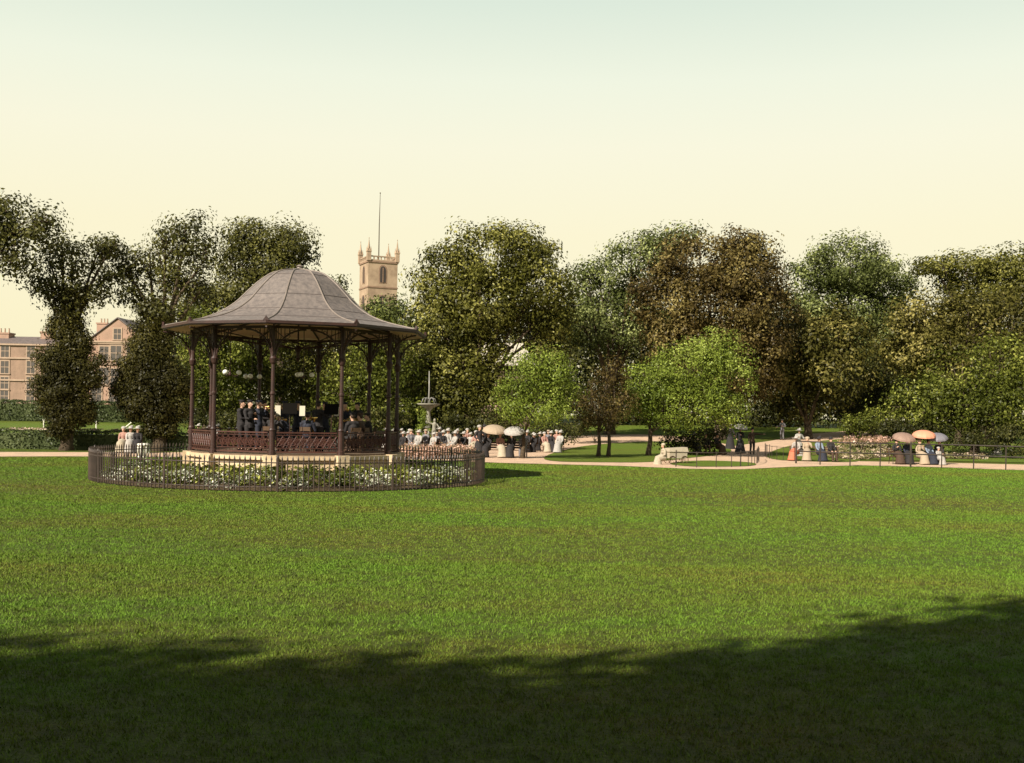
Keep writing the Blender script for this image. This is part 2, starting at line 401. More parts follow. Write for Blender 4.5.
island('lawn_island', [(664,464),(690,461),(720,461),(757,463),(755,466.5),(720,467),(688,467)])
island('lawn_island', [(763,455),(785,446.5),(820,441),(850,438.5),(860,458),(860,463),(800,461.5),(772,460)])
island('lawn_island', [(856,440),(900,438),(1000,440),(1100,440),(1100,464),(1000,462.5),(930,461),(856,460)], 0.028)

# blades of grass, dense near the viewpoint and thinning with distance
def blades(name, areas, hmin, hmax, per, lean):
    VV = []; 
    for (Y0, Y1, dens) in areas:
        n = int((Y1 - Y0) * (0.54*(Y0 + Y1) + 14) * dens)
        Y = np.sqrt(rng.random(n)*(Y1**2 - Y0**2) + Y0**2); X = (rng.random(n)*2 - 1)*(0.54*Y + 7.0)
        # leave out the ring bed and the gravel
        keep = ((X + 7.68)**2 + (Y - 39.3)**2) > 6.85**2
        keep &= Y < np.interp(X, front_x, front_y) - 0.25
        X = X[keep]; Y = Y[keep]; n = len(X)
        for k in range(per):
            a = rng.random(n)*2*PI; h = hmin + (hmax-hmin)*rng.random(n)**1.6
            wd = (0.0035 + 0.00030*Y)*(0.7+0.6*rng.random(n))
            ox = X + rng.normal(size=n)*0.03; oy = Y + rng.normal(size=n)*0.03
            dx = np.cos(a)*wd; dy = np.sin(a)*wd
            la = rng.random(n)*2*PI; ll = h*lean*(0.3+rng.random(n))
            z0 = np.full(n, -0.005)
            p0 = np.stack([ox-dx, oy-dy, z0], 1); p1 = np.stack([ox+dx, oy+dy, z0], 1)
            p2 = np.stack([ox+np.cos(la)*ll, oy+np.sin(la)*ll, h], 1)
            VV.append(np.stack([p0, p1, p2], 1).reshape(-1, 3))
    V = np.concatenate(VV); n = len(V)//3
    me = bpy.data.meshes.new(name); me.vertices.add(3*n); me.vertices.foreach_set('co', V.astype(np.float32).ravel())
    me.loops.add(3*n); me.loops.foreach_set('vertex_index', np.arange(3*n, dtype=np.int32))
    me.polygons.add(n); me.polygons.foreach_set('loop_start', np.arange(0, 3*n, 3, dtype=np.int32))
    me.update(calc_edges=True); me.materials.append(M['blade'])
    o = bpy.data.objects.new(name, me); C.objects.link(o)
    return tag(o, 'short mown grass of the wide park lawn in front of the bandstand', 'grass', kind='stuff')
front_x = [p.x for p in front]; front_y = [p.y for p in front]
blades('grass', [(4.5, 11, 600), (11, 18, 480), (18, 30, 220), (30, 63, 95)], 0.012, 0.042, 3, 0.9)

# ------------------------------------------------------------------ bandstand
S0 = 28.0; BX, BY = -215/S0, FPX/S0
PH = math.radians(34.5)
def ring(i, r, z=0.0, a0=PH):      # i-th of ten corners, angle measured from the side facing the viewer
    a = a0 + i*2*PI/10
    return Vector((r*math.sin(a), -r*math.cos(a), z))
DECK, RAILZ, EAVE, APEX = 0.98, 1.71, 5.25, 7.43
RC, RE = 101/S0, 129/S0
bs = thing('bandstand', 'iron bandstand with grey bell-shaped roof and ten slim columns inside a ring fence', 'bandstand', (BX, BY, 0))
def prism10(m, r0, z0, r1, z1, top=True, bot=True, off=0):
    vs = [ring(i+off, r0, z0) for i in range(10)] + [ring(i+off, r1, z1) for i in range(10)]
    fs = [(i, (i+1) % 10, 10+(i+1) % 10, 10+i) for i in range(10)]
    if bot: fs.append(tuple(range(9, -1, -1)))
    if top: fs.append(tuple(range(10, 20)))
    m.add(vs, fs)
m = MB(); prism10(m, 3.72, -0.1, 3.72, 0.80)
prism10(m, 3.84, 0.80, 3.84, 0.93)
prism10(m, 3.80, -0.1, 3.80, 0.28)
for i in range(10):
    c = ring(i, 3.72); a = PH + i*2*PI/10
    T = Matrix.Translation((c.x, c.y, 0)) @ Matrix.Rotation(a, 4, 'Z')
    m.box(-0.22, -0.17, -0.1, 0.22, 0.17, 0.955, T)
base = m.build('stone_base', M['stone'], bs)
m = MB(); prism10(m, 3.70, 0.93, 3.70, DECK); m.build('deck', M['deck'], bs)
def tie(a, b, r, mm, n=6): mm.tube([a, b], r, n)
# columns with capital, and brackets as sub-parts
for i in range(10):
    c = ring(i, RC)
    m = MB()
    pr = [(0.13, DECK-.04), (0.13, DECK+0.10), (0.10, DECK+0.13), (0.10, RAILZ+0.02), (0.115, RAILZ+0.06), (0.085, RAILZ+0.12), (0.072, RAILZ+0.3),
          (0.068, 2.9), (0.095, 2.93), (0.095, 2.98), (0.066, 3.02), (0.062, 3.90), (0.10, 3.96), (0.13, 4.1), (0.085, 4.18), (0.07, 4.30), (0.065, 5.06), (0.10, 5.09), (0.10, 5.16)]
    m.lathe(pr, 12, (c.x, c.y, 0)); col = m.build('column', M['iron'], bs, False)
    for s_ in (-1, 1, 0):
        if s_:
            o = ring(i + s_, RC); d = (o - c)
        else: d = c.normalized()*1.0
        L_ = d.length; d.normalize()
        reach = (L_*0.47 if s_ else 1.0); z0, z1 = 4.16, 5.06
        m = MB(); pts = []
        for k in range(9):
            t = k/8*PI/2
            pts.append(c + d*(0.07 + (reach-0.07)*(1-math.cos(t))) + Vector((0, 0, z0 + (z1-z0)*math.sin(t))))
        m.tube(pts, 0.030, 6)
        # pierced spandrel: scrolls and bars between the arch and the beam
        for k in range(1, 8):
            p = pts[k]; m.tube([p, Vector((p.x, p.y, 5.10))], 0.014, 4)
        for k in (0, 1, 2, 3):
            p = pts[k]; r_ = [0.10, .1, 0.085, 0.06][k]
            cc = c + d*(0.16 + 0.14*k) + Vector((0, 0, 4.56 + 0.14*k))
            up = Vector((0, 0, 1))
            m.tube([cc + d*(r_*math.cos(t)) + up*(r_*math.sin(t)) for t in [2*PI*j/8 for j in range(8)]], 0.012, 4, close=True)
        m.build('bracket', M['iron'], col)
# beam ring on top of the columns
m = MB()
for i in range(10):
    a = ring(i, RC, 5.13); b = ring(i+1, RC, 5.13); d = (b-a).normalized(); nn = Vector((d.y, -d.x, 0))
    a = a + d*0.09; b = b - d*0.09
    vs = [a+nn*.05-Vector((0,0,.05)), b+nn*.05-Vector((0,0,.05)), b-nn*.05-Vector((0,0,.05)), a-nn*.05-Vector((0,0,.05))]
    vs += [v + Vector((0,0,.09)) for v in vs]
    m.add(vs, [(3,2,1,0),(4,5,6,7),(0,1,5,4),(1,2,6,5),(2,3,7,6),(3,0,4,7)])
m.build('ring_beam', M['iron'], bs)
# railing panels
for i in range(10):
    a = ring(i, RC); b = ring(i+1, RC); d = (b-a); Lp = d.length; d.normalize()
    a = a + d*0.14; Lp -= 0.28
    ang = math.atan2(d.y, d.x); T = Matrix.Translation((a.x, a.y, 0)) @ Matrix.Rotation(ang, 4, 'Z')
    m = MB(); z0, z1 = DECK+0.05, RAILZ
    m.box(0, -.035, z1-0.045, Lp, .035, z1, T); m.box(0, -.03, z0, Lp, .03, z0+.05, T)
    m.box(0, -.02, z0+.14, Lp, .02, z0+.165, T); m.box(0, -.02, z1-.12, Lp, .02, z1-.10, T)
    n = 9; w_ = Lp/n
    V3 = lambda x, z: T @ Vector((x, 0, z))
    zc = (z0+z1)/2 + .01; hh = 0.19
    for k in range(n):
        x = k*w_
        m.tube([V3(x, z0+.165), V3(x, z1-.12)], 0.013, 4)
        m.tube([V3(x, zc-hh), V3(x+w_, zc+hh)], 0.018, 4); m.tube([V3(x, zc+hh), V3(x+w_, zc-hh)], 0.018, 4)
        for (cx_, r_) in ((x+w_/2, 0.095), (x, 0.07)):
            if cx_ < 0.01: continue
            m.tube([V3(cx_ + r_*math.cos(t), zc + r_*1.2*math.sin(t)) for t in [2*PI*j/10 for j in range(10)]], 0.017, 4, close=True)
        for dx in (0.25, 0.5, 0.75):
            m.tube([V3(x+w_*dx, z0+.05), V3(x+w_*dx, z0+.14)], 0.010, 4); m.tube([V3(x+w_*dx, z1-.10), V3(x+w_*dx, z1-.045)], 0.010, 4)
    m.build('railing_panel', M['rail_red'], bs)
# roof
prof = [(0.06,141.5),(10,140),(25,137),(34,131.5),(42,125),(52,115),(62,105),(75,96),(87,90.5),(98,86.8),(112,83.5),(129,79.8)]
def cat(pr, n=3):
    o = []
    for i in range(len(pr)-1):
        p0 = pr[max(i-1,0)]; p1 = pr[i]; p2 = pr[i+1]; p3 = pr[min(i+2, len(pr)-1)]
        for k in range(n):
            t = k/n
            f = lambda a,b,c,d: 0.5*((2*b) + (-a+c)*t + (2*a-5*b+4*c-d)*t*t + (-a+3*b-3*c+d)*t**3)
            o.append((f(p0[0],p1[0],p2[0],p3[0]), f(p0[1],p1[1],p2[1],p3[1])))
    return o + [pr[-1]]
PR = [(max(r, .05)/S0, H + z/S0) for r, z in cat(prof)]
m = MB(); vs = []; fs = []
for (r, z) in PR: vs += [ring(i, r, z) for i in range(10)]
nb = len(PR)
for k in range(nb-1):
    for i in range(10): fs.append((k*10+i, (k+1)*10+i, (k+1)*10+(i+1) % 10, k*10+(i+1) % 10))
# thickness: under skin
vs += [v - Vector((0,0,0.06)) for v in vs]
o_ = nb*10
for k in range(nb-1):
    for i in range(10): fs.append((o_+k*10+i, o_+k*10+(i+1) % 10, o_+(k+1)*10+(i+1) % 10, o_+(k+1)*10+i))
for i in range(10):
    a = (nb-1)*10+i; b = (nb-1)*10+(i+1) % 10; fs.append((a, o_+a, o_+b, b))
m.add(vs, fs); roof = m.build('roof', M['zinc'], bs)
for i in range(10):
    m = MB(); m.tube([ring(i, r, z+0.012) for r, z in PR[1:]], 0.03, 6); m.build('roof_rib', M['rib'], roof, True)
for rr in (30, 54, 76, 100):
    k = min(range(nb), key=lambda k: abs(PR[k][0]-rr/S0))
    r, z = PR[k]; m = MB(); m.tube([ring(i, r, z+.004) for i in range(10)], 0.012, 4, close=True); m.build('roof_seam', M['seam'], roof)
m = MB(); m.lathe([(0.20, APEX-.03), (0.20, APEX+.03), (0.10, APEX+.06), (0.09, APEX+.1), (.13, APEX+.13), (0.03, APEX+.2)], 12); m.build('finial', M['rib'], roof)
for i in range(10):
    m = MB(); p = ring(i, RE+0.02, 0); a = PH + i*2*PI/10; T = Matrix.Translation((p.x, p.y, EAVE)) @ Matrix.Rotation(a, 4, 'Z')
    m.add([T @ Vector(v) for v in ((-.10,-.02,0),(.10,-.02,0),(.10,.05,0),(-.10,.05,0),(0,-.02,.15),(0,.05,.15))], [(0,1,4),(2,3,5),(1,2,5,4),(3,0,4,5),(3,2,1,0)])
    m.build('corner_ornament', M['iron'], roof)
# gutter / fascia
m = MB()
for i in range(10):
    for (r, z0, z1, th) in ((RE, 5.14, 5.24, 0.05), (RE+0.05, 5.175, 5.262, 0.05)):
        a = ring(i, r); b = ring(i+1, r); ai = ring(i, r-th); bi = ring(i+1, r-th)
        zz = Vector((0,0,1))
        vs = [a+zz*z0, b+zz*z0, bi+zz*z0, ai+zz*z0, a+zz*z1, b+zz*z1, bi+zz*z1, ai+zz*z1]
        m.add(vs, [(3,2,1,0),(4,5,6,7),(0,1,5,4),(2,3,7,6)])
m.build('gutter', M['iron'], bs)
# boarded ceiling: soffit then shallow cone
m = MB(); RR = [(RE-.06, 5.16), (RC+.02, 5.24), (2.0, 5.62), (0.25, 5.90), (0.04, 5.90)]
vs = []; fs = []
for (r, z) in RR: vs += [ring(i, r, z) for i in range(10)]
for k in range(len(RR)-1):
    for i in range(10): fs.append((k*10+i, k*10+(i+1) % 10, (k+1)*10+(i+1) % 10, (k+1)*10+i))
m.add(vs, fs); m.build('ceiling', M['board'], bs)
for i in range(10):
    m = MB(); m.tube([ring(i, RC, 5.19), ring(i, 2.0, 5.56), ring(i, .2, 5.83)], 0.035, 5)
    m.tube([ring(i, RC, 5.05), ring(i, 0.08, 4.62)], 0.02, 4)
    m.build('rafter', M['iron_dark'], bs)
m = MB(); m.lathe([(0.03, 5.9), (0.03, 4.75), (0.12, 4.7), (0.15, 4.6), (0.08, 4.5), (0.05, 4.3), (.09, 4.26), (.02, 4.15)], 10); m.build('centre_boss', M['iron_dark'], bs)

# hanging gas lamps
gl = None
lamps = [(230, 37.6, 'hanging lamp with white globes under the left of the bandstand roof'),
         (252, 41.6, 'hanging lamp with white globes at the back of the bandstand, right of the left lamp'),
         (303.5, 38.6, 'hanging lamp with white globes near the middle of the bandstand'),
         ]
for (px, Y, lab) in lamps:
    p = P(px, 372, Y); p.z = 3.62
    if gl is None:
        gl = thing('gas_lamp', lab, 'lamp', p, 0, 'gas lamps hanging in the bandstand')
        m = MB(); m.tube([(0,0,0), (0,0,1.62)], 0.016, 6); m.lathe([(.01,-.06),(.05,-.03),(.05,.03),(.02,.08)], 10)
        m.build('rod', M['iron_dark'], gl)
        for k in range(3):
            a = k*2*PI/3 + .25; ex = Vector((math.cos(a)*.3, math.sin(a)*.3, 0))
            m = MB(); m.tube([Vector((0,0,0)), ex*0.5 + Vector((0,0,-.07)), ex*0.95 + Vector((0,0,-.03)), ex], 0.011, 5); ar = m.build('arm', M['iron_dark'], gl)
            m = MB(); m.ell(ex + Vector((0,0,.06)), (.095,.095,.085)); m.build('globe', M['globe'], ar, True)
    else: dup(gl, p, random.random(), lab)

# ------------------------------------------------------------------ ring fence round the bandstand, flower mound
RF = 191/S0
rf = thing('ring_fence', 'low ring of dark iron pickets round the bandstand flower bed', 'fence', (BX-0.1, BY, 0))
NP = 276
def fpt(a, r=RF): return Vector((r*math.sin(a), -r*math.cos(a), 0))
pm = MB(); pr = [(0.020, 0.02), (0.019, 0.93), (0.030, 0.95), (0.022, 1.0), (0.003, 1.07)]
pm.lathe(pr, 5); proto = pm.build('picket', M['picket'], rf)
order = sorted(range(NP), key=lambda i: abs(((i+.5)*2*PI/NP + PI) % (2*PI) - PI))
rest = MB(); firstp = True
for n_, i in enumerate(order):
    a = (i+.5)*2*PI/NP; p = fpt(a)
    if n_ < 100:
        if firstp: o = proto; firstp = False
        else: o = proto.copy(); C.objects.link(o); o.parent = rf
        o.location = p
    else: rest.lathe(pr, 4, p)
rest.build('picket', M['picket'], rf)['kind'] = 'stuff'
for z, r in ((0.14, 0.016), (0.86, 0.018)):
    m = MB(); m.tube([fpt(k*2*PI/92) + Vector((0,0,z)) for k in range(92)], r, 5, close=True); m.build('rail', M['picket'], rf)
for k in range(12):
    a = k*2*PI/12+.13; p = fpt(a); m = MB(); m.lathe([(0.03, -.1), (0.03, 1.0), (0.04, 1.02), (0.03, 1.07), (0.004, 1.10)], 6, p); m.build('post', M['picket'], rf)

m = MB(); vs = []; fs = []; rad = [(6.7, 0.015), (6.2, 0.10), (5.4, 0.24), (4.6, 0.36), (3.95, 0.42), (3.6, 0.44)]
for r, z in rad: vs += [Vector((r*math.cos(t), r*math.sin(t), z + (random.uniform(-.03,.03) if 3.7 < r < 6.5 else 0))) for t in [2*PI*j/60 for j in range(60)]]
for k in range(len(rad)-1):
    for j in range(60): fs.append((k*60+j, k*60+(j+1) % 60, (k+1)*60+(j+1) % 60, (k+1)*60+j))
m.add(vs, fs); fb = m.build('flower_bed', M['soil'], None, False, (BX, BY, 0)); fb['kind'] = 'structure'
def bedding(name, label, pts, leafm, size, kind='stuff', cat='flowers', nper=14, spread=0.12, hgt=0.15):
    k = len(pts); pts = np.array(pts)
    off = rng.normal(size=(k, nper, 3))*np.array([spread, spread, hgt*.45]) + np.array([0, 0, hgt*.6])
    p = (pts[:, None, :] + off).reshape(-1, 3); nn = rng.normal(size=p.shape)*.6 + np.array([0, -.25, .8])
    o = quads_obj(name, p, nn, size*(.6+.8*rng.random(len(p))), M[leafm])
    return tag(o, label, cat, kind=kind)
def onmound(r): return float(np.interp(r, [3.6, 3.95, 4.6, 5.4, 6.2, 6.7], [.44, .42, .36, .24, .10, .015]))
pts = []
for _ in range(1500):
    r = math.sqrt(random.uniform(5.2**2, 6.5**2)); t = random.uniform(0, 2*PI)
    if math.sin(t*17+r*3)+math.sin(t*41)+random.uniform(-1,1) < .2: continue
    pts.append((BX+r*math.cos(t), BY+r*math.sin(t), onmound(r)))
bedding('bedding_flowers', 'white and pale bedding flowers on the mound inside the ring fence', pts, 'petal_white', 0.06, nper=16, spread=.12, hgt=.22)
pts = []
for _ in range(900):
    r = math.sqrt(random.uniform(3.9**2, 6.3**2)); t = random.uniform(0, 2*PI); pts.append((BX+r*math.cos(t), BY+r*math.sin(t), onmound(r)))
bedding('bedding_plants', 'dark green bedding plants on the mound below the stone base', pts, 'leaf_mid', 0.10, cat='plants', nper=14, spread=.13, hgt=.16)

# ------------------------------------------------------------------ people
def remesh(o, vox, mats=None):
    md = o.modifiers.new('r', 'REMESH'); md.mode = 'VOXEL'; md.voxel_size = vox; md.use_smooth_shade = True
    m2 = o.modifiers.new('s', 'SMOOTH'); m2.iterations = 2
    dg = bpy.context.evaluated_depsgraph_get(); me = bpy.data.meshes.new_from_object(o.evaluated_get(dg))
    old = o.data; o.modifiers.clear(); o.data = me; bpy.data.meshes.remove(old)
    me.polygons.foreach_set('use_smooth', [True]*len(me.polygons))
    return o
V = Vector
def ik(a, b, l1, l2, pole):
    d = b - a; L_ = min(d.length, (l1+l2)*0.995); dn = d.normalized(); b2 = a + dn*L_
    x = (l1*l1 - l2*l2 + L_*L_)/(2*L_); h = math.sqrt(max(l1*l1 - x*x, 0))
    p = (pole - dn*pole.dot(dn)).normalized()
    return a + dn*x + p*h, b2
def make_person(label, group=None, sit=False, top='black', legs='black', skirt=None, hat='cap', hatm='black', hands=None, woman=False, name='person', scale=1.0, lean=0.0, shoes='ebony'):
    """figure facing -Y, feet at the origin (seated: seat surface at 0.45)"""
    t = thing(name, label, 'person', (0,0,0), 0, group)
    sw = 0.17 if woman else 0.20
    if sit: pel = V((0, 0.0, 0.55)); hipz = 0.55
    else: pel = V((0, 0.0, 0.93)); hipz = .93
    fw = V((0, -lean, 0))
    ch = pel + V((0, 0, 0.38)) + fw*.6; nk = pel + V((0, 0.01, 0.53)) + fw; hd = pel + V((0, -0.025, 0.70)) + fw*1.15
    sh = [nk + V((s*sw, 0, -0.06)) for s in (-1, 1)]
    hip = [pel + V((s*0.10, 0, -0.02)) for s in (-1, 1)]
    if sit:
        kn = [V((s*0.13, -0.44, 0.52)) for s in (-1, 1)]; ft = [V((s*0.13, -0.46, 0.09)) for s in (-1, 1)]
    else:
        kn = [V((s*0.11, -0.03, 0.50)) for s in (-1, 1)]; ft = [V((s*0.12, 0.03, 0.09)) for s in (-1, 1)]
    if hands is None:
        hands = [V((s*0.13, -0.34, 0.62)) for s in (-1, 1)] if sit else [V((s*0.28, -0.06, 0.80)) for s in (-1, 1)]
    hands = [V(h) for h in hands]
    el_, wr = [], []
    for k, s in enumerate((-1, 1)):
        e_, w_ = ik(sh[k], hands[k], 0.29, 0.26, V((s*0.8, 0.6, -0.9))); el_.append(e_); wr.append(w_)
    b = MB()
    bw = .72 if woman else .88
    b.tube([pel - V((0,0,.05)), pel + V((0,0,.12)), ch, nk - V((0,0,.05))], [.125*bw, .115*bw, .14*bw, .06], 12)
    b.tube([sh[0], nk - V((0,0,.06)), sh[1]], [.045, .06, .045], 10)
    b.tube([nk - V((0,0,.04)), nk.lerp(hd, .6)], [.055, .05], 10)
    b.ell(hd, (.076, .095, .118), 14); b.ell(hd + V((0, -.035, -.065)), (.05, .055, .05), 10)
    b.tube([hd + V((0,-.088,.02)), hd + V((0,-.118,-.022)), hd + V((0,-.09,-.035))], [.009, .017, .008], 6)      # nose
    b.tube([hd + V((-.022,-.088,-.06)), hd + V((.022,-.088,-.06))], .010, 6)                                   # mouth
    for s in (-1, 1):
        b.ell(hd + V((s*.079, .005, -.005)), (.012, .024, .034), 8)                                             # ears
        b.ell(hd + V((s*.031, -.083, .012)), (.016, .011, .010), 8)                                             # eyes
    for k, s in enumerate((-1, 1)):
        b.tube([sh[k], el_[k], wr[k]], [.048, .038, .029], 10)
        d = (wr[k] - el_[k]).normalized(); c = wr[k] + d*.05
        pl = V((0, 0, 1)) if abs(d.z) < .8 else V((0, -1, 0)); sd = d.cross(pl).normalized()
        b.tube([wr[k], c, wr[k] + d*.09], [.028, .036, .030], 8)
        for q_, (of, ln) in enumerate(((-.028, .065), (-.010, .078), (.010, .072), (.028, .056))):
            p0 = wr[k] + d*.075 + sd*of; dn_ = d.cross(sd).normalized()*(1 if s < 0 else 1)
            b.tube([p0, p0 + d*ln*.55, p0 + d*ln*.85 - pl*.022], [.010, .0095, .008], 6)
        b.tube([wr[k] + d*.02 + sd*.03*s, wr[k] + d*.055 + sd*.055*s, wr[k] + d*.08 + sd*.05*s], [.013, .011, .009], 6)
        b.tube([hip[k], kn[k], ft[k]], [.072, .052, .036], 10)
        b.tube([ft[k] + V((0, .02, -.03)), ft[k] + V((0, -.14, -.045))], [.042, .035], 8)
    body = b.build('body', M['skin'], t); remesh(body, 0.012)
    m = MB()
    m.tube([pel - V((0,0,.02)), pel + V((0,0,.14)), ch, nk - V((0,0,.03))], [.165 if not woman else .135, .148 if not woman else .122, .17 if not woman else .152, .075], 12)
    m.tube([sh[0], nk - V((0,0,.055)), sh[1]], [.082, .10, .082], 10)
    for k in (0, 1):
        pf = .075 if not woman else .085
        m.tube([sh[k], el_[k], wr[k] - (wr[k]-el_[k]).normalized()*.01], [pf, .056, .042], 10)
    if not woman: m.tube([pel + V((0,0,.05)), pel - V((0, -.01, .12 if not sit else .03))], [.165, .172], 12)
    jk = m.build('jacket' if not woman else 'bodice', M[top], t); remesh(jk, 0.018)
    m = MB()
    if skirt:
        if sit:
            m.tube([pel, V((0, -.25, .55)), V((0, -.47, .50)), V((0, -.50, .25)), V((0, -.53, .03))], [.20, .23, .22, .25, .30], 14)
        else: m.lathe([(.14, 1.0), (.15, .95), (.23, .80), (.28, .5), (.36, .12), (.39, .02), (.36, .015)], 18)
        sk = m.build('skirt', M[skirt], t)
        if sit: remesh(sk, 0.025)
    else:
        for k in (0, 1):
            m.tube([hip[k], kn[k], ft[k] + V((0,0,.01))], [.105, .078, .062], 10)
        m.tube([pel + V((0,0,.1)), pel - V((0,0,.06))], [.14, .15], 12)
        tr = m.build('trousers', M[legs], t); remesh(tr, 0.018)
    for k in (0, 1):
        m = MB(); m.tube([ft[k] + V((0, .045, -.045)), ft[k] + V((0, -.05, -.04)), ft[k] + V((0, -.17, -.055))], [.045, .046, .033], 8)
        m.build('shoe', M[shoes], t, True)
    m = MB(); m.ell(hd + V((0, .022, .028)), (.086, .092, .105), 12)
    if woman: m.ell(hd + V((0, .09, .03)), (.06, .05, .06), 10)
    m.build('hair', M['hair'], t, True)
    m = MB(); hc = hd + V((0, .01, .075))
    if hat == 'cap': m.lathe([(.085, 0), (.092, .01), (.112, .055), (.105, .07), (.01, .075)], 14, hc); m.lathe([(.06, -.002), (.075, .008)], 12, hc + V((0, -.07, -.002)), 1, 1.1)
    elif hat == 'bowler': m.lathe([(.16, -.005), (.165, .012), (.098, .008), (.098, .07), (.07, .12), (.01, .135)], 16, hc)
    elif hat == 'boater': m.lathe([(.17, 0), (.17, .012), (.097, .014), (.095, .085), (.01, .088)], 16, hc)
    elif hat == 'wide': m.lathe([(.24, -.01), (.25, .01), (.11, .02), (.105, .075), (.08, .11), (.01, .12)], 18, hc); m.ell(hc + V((.06, .02, .1)), (.09, .08, .06), 8)
    elif hat == 'bonnet': m.ell(hc + V((0, .02, .01)), (.14, .13, .10), 12)
    if hat: m.build('hat', M[hatm], t, True)
    if scale != 1.0: t.scale = (scale,)*3
    return t

# --- chairs for players
def make_chair():
    t = thing('chair', 'x', 'chair', (0,0,0), 0, 'chairs of the players on the bandstand')
    m = MB(); m.box(-.21, -.2, .42, .21, .22, .45); m.build('seat', M['wood'], t)
    for x in (-.18, .18):
        for y in (-.17, .2):
            m = MB(); m.tube([(x*1.1, y*1.1, 0), (x, y, .42)], .016, 6); m.build('leg', M['wood'], t)
    m = MB(); 
    for x in (-.18, .18): m.tube([(x, .2, .45), (x, .27, .88)], .015, 6)
    m.box(-.19, .245, .74, .19, .265, .88); m.build('backrest', M['wood'], t)
    return t
def bp(px, Y): return V(((px - 512 + (400-YH)*ROLL)/FPX*Y, Y, DECK))
players = [
 # px, depth, facing (rz), seated, hat, label, instrument
 (242, 38.4,  1.35, 0, 'player in dark uniform and cap standing leftmost on the bandstand, turned to the right', 'clarinet'),
 (250, 37.9,  0.9, 0, 'player in dark uniform standing second from the left on the bandstand, clarinet raised', 'clarinet'),
 (258.5, 38.6, 1.6, 0, 'player in navy uniform third from the left on the bandstand, behind the two clarinettists', 'horn'),
 (273, 37.6,  2.6, 1, 'seated player in dark uniform behind the left front column of the bandstand', 'horn'),
 (285, 39.6,  -0.2, 0, 'player facing forward with brass horn behind the left music stand', 'horn'),
 (308, 37.9,  3.0, 1, 'seated tuba player in navy uniform, back to the viewer, in the bandstand centre', 'tuba'),
 (318.5, 38.8,  2.7, 0, 'bandmaster in black standing beside the far middle column of the bandstand', None),
 (345, 40.0,  0.3, 0, 'player facing forward with brass horn right of the right music stand', 'horn'),
 (353, 37.8,  -2.5, 1, 'seated player in dark uniform at left of the right-hand huddle on the bandstand', 'clarinet'),
 (361, 38.6,  -1.9, 1, 'seated player in brown coat in the middle of the right-hand huddle on the bandstand', 'horn'),
 (264, 40.6, 1.2, 0, 'player in dark uniform standing behind the left front column with a clarinet', 'clarinet'),
 (325, 40.6, 0.2, 0, 'player in dark uniform standing beyond the right music stand', 'horn'),
 (298, 40.2, 0.1, 0, 'player in dark uniform facing forward between the two left sheets of music', 'horn'),
 (358, 40.8, -0.6, 0, 'player in dark uniform standing behind the right-hand huddle on the bandstand', 'clarinet'),
 (368.5, 39.3, -1.2, 1, 'seated player rightmost on the bandstand, turned to the left', 'horn'),
]
def cl_hands(sit): z = 0.0 if not sit else -.38; return [V((-.05, -.30, 1.12+z)), V((.05, -.25, 1.28+z))]
def hn_hands(sit): z = 0.0 if not sit else -.38; return [V((-.07, -.27, 1.46+z)), V((.06, -.30, 1.44+z))]
def clarinet(loc, rz, z, lab):
    t = thing('clarinet', lab, 'clarinet', (loc.x, loc.y, loc.z+z), rz, 'clarinets played on the bandstand')
    m = MB(); m.tube([(0, -.10, .52), (0, -.16, .42), (0, -.34, .02), (0, -.37, -.06)], [.008, .013, .015, .034], 8); m.build('barrel', M['ebony'], t, True)
    m = MB()
    for k in range(5): m.ell(V((0, -.20-.028*k, .34-.07*k)) + V((0, -.012, .006)), (.009, .006, .009), 6)
    m.build('keys', M['brass'], t)
def horn(loc, rz, z, lab):
    t = thing('cornet', lab, 'brass horn', (loc.x, loc.y, loc.z+z), rz, 'brass horns played on the bandstand')
    m = MB(); m.tube([(0,-.12,0), (0,-.50,0)], [.008,.008], 6); m.tube([(0,-.50,0),(0,-.53,-.03),(0,-.50,-.07),(0,-.22,-.07),(0,-.20,-.035),(0,-.22,-.01)], .010, 6)
    m.build('tubing', M['brass'], t, True)
    m = MB(); m.tube([(0,-.40,-.07),(0,-.55,-.07),(0,-.62,-.07),(0,-.65,-.07)], [.012,.02,.035,.062], 12); m.build('bell', M['brass'], t, True)
    m = MB()
    for k in range(3): m.tube([(0,-.30-.035*k,.04),(0,-.30-.035*k,-.10)], .011, 6)
    m.build('valves', M['brass'], t, True)
def tuba(loc, rz, z, lab):
    t = thing('tuba', lab, 'tuba', (loc.x, loc.y, loc.z+z), rz)
    m = MB(); m.tube([(0.05,-.22,.25),(.05,-.24,-.10),(.0,-.25,-.16),(-.10,-.25,-.12),(-.12,-.25,.1),(-.12,-.25,.3)], [.03,.035,.04,.045,.05,.06], 10); m.build('tubing', M['brass'], t, True)
    m = MB(); m.tube([(-.12,-.25,.3),(-.12,-.25,.42),(-.12,-.25,.5)], [.06,.09,.17], 14); m.build('bell', M['brass'], t, True)
    m = MB()
    for k in range(3): m.tube([(.0+.035*k,-.28,.12),(.0+.035*k,-.28,-.04)], .013, 6)
    m.build('valves', M['brass'], t, True)
protos = {}
chair0 = None
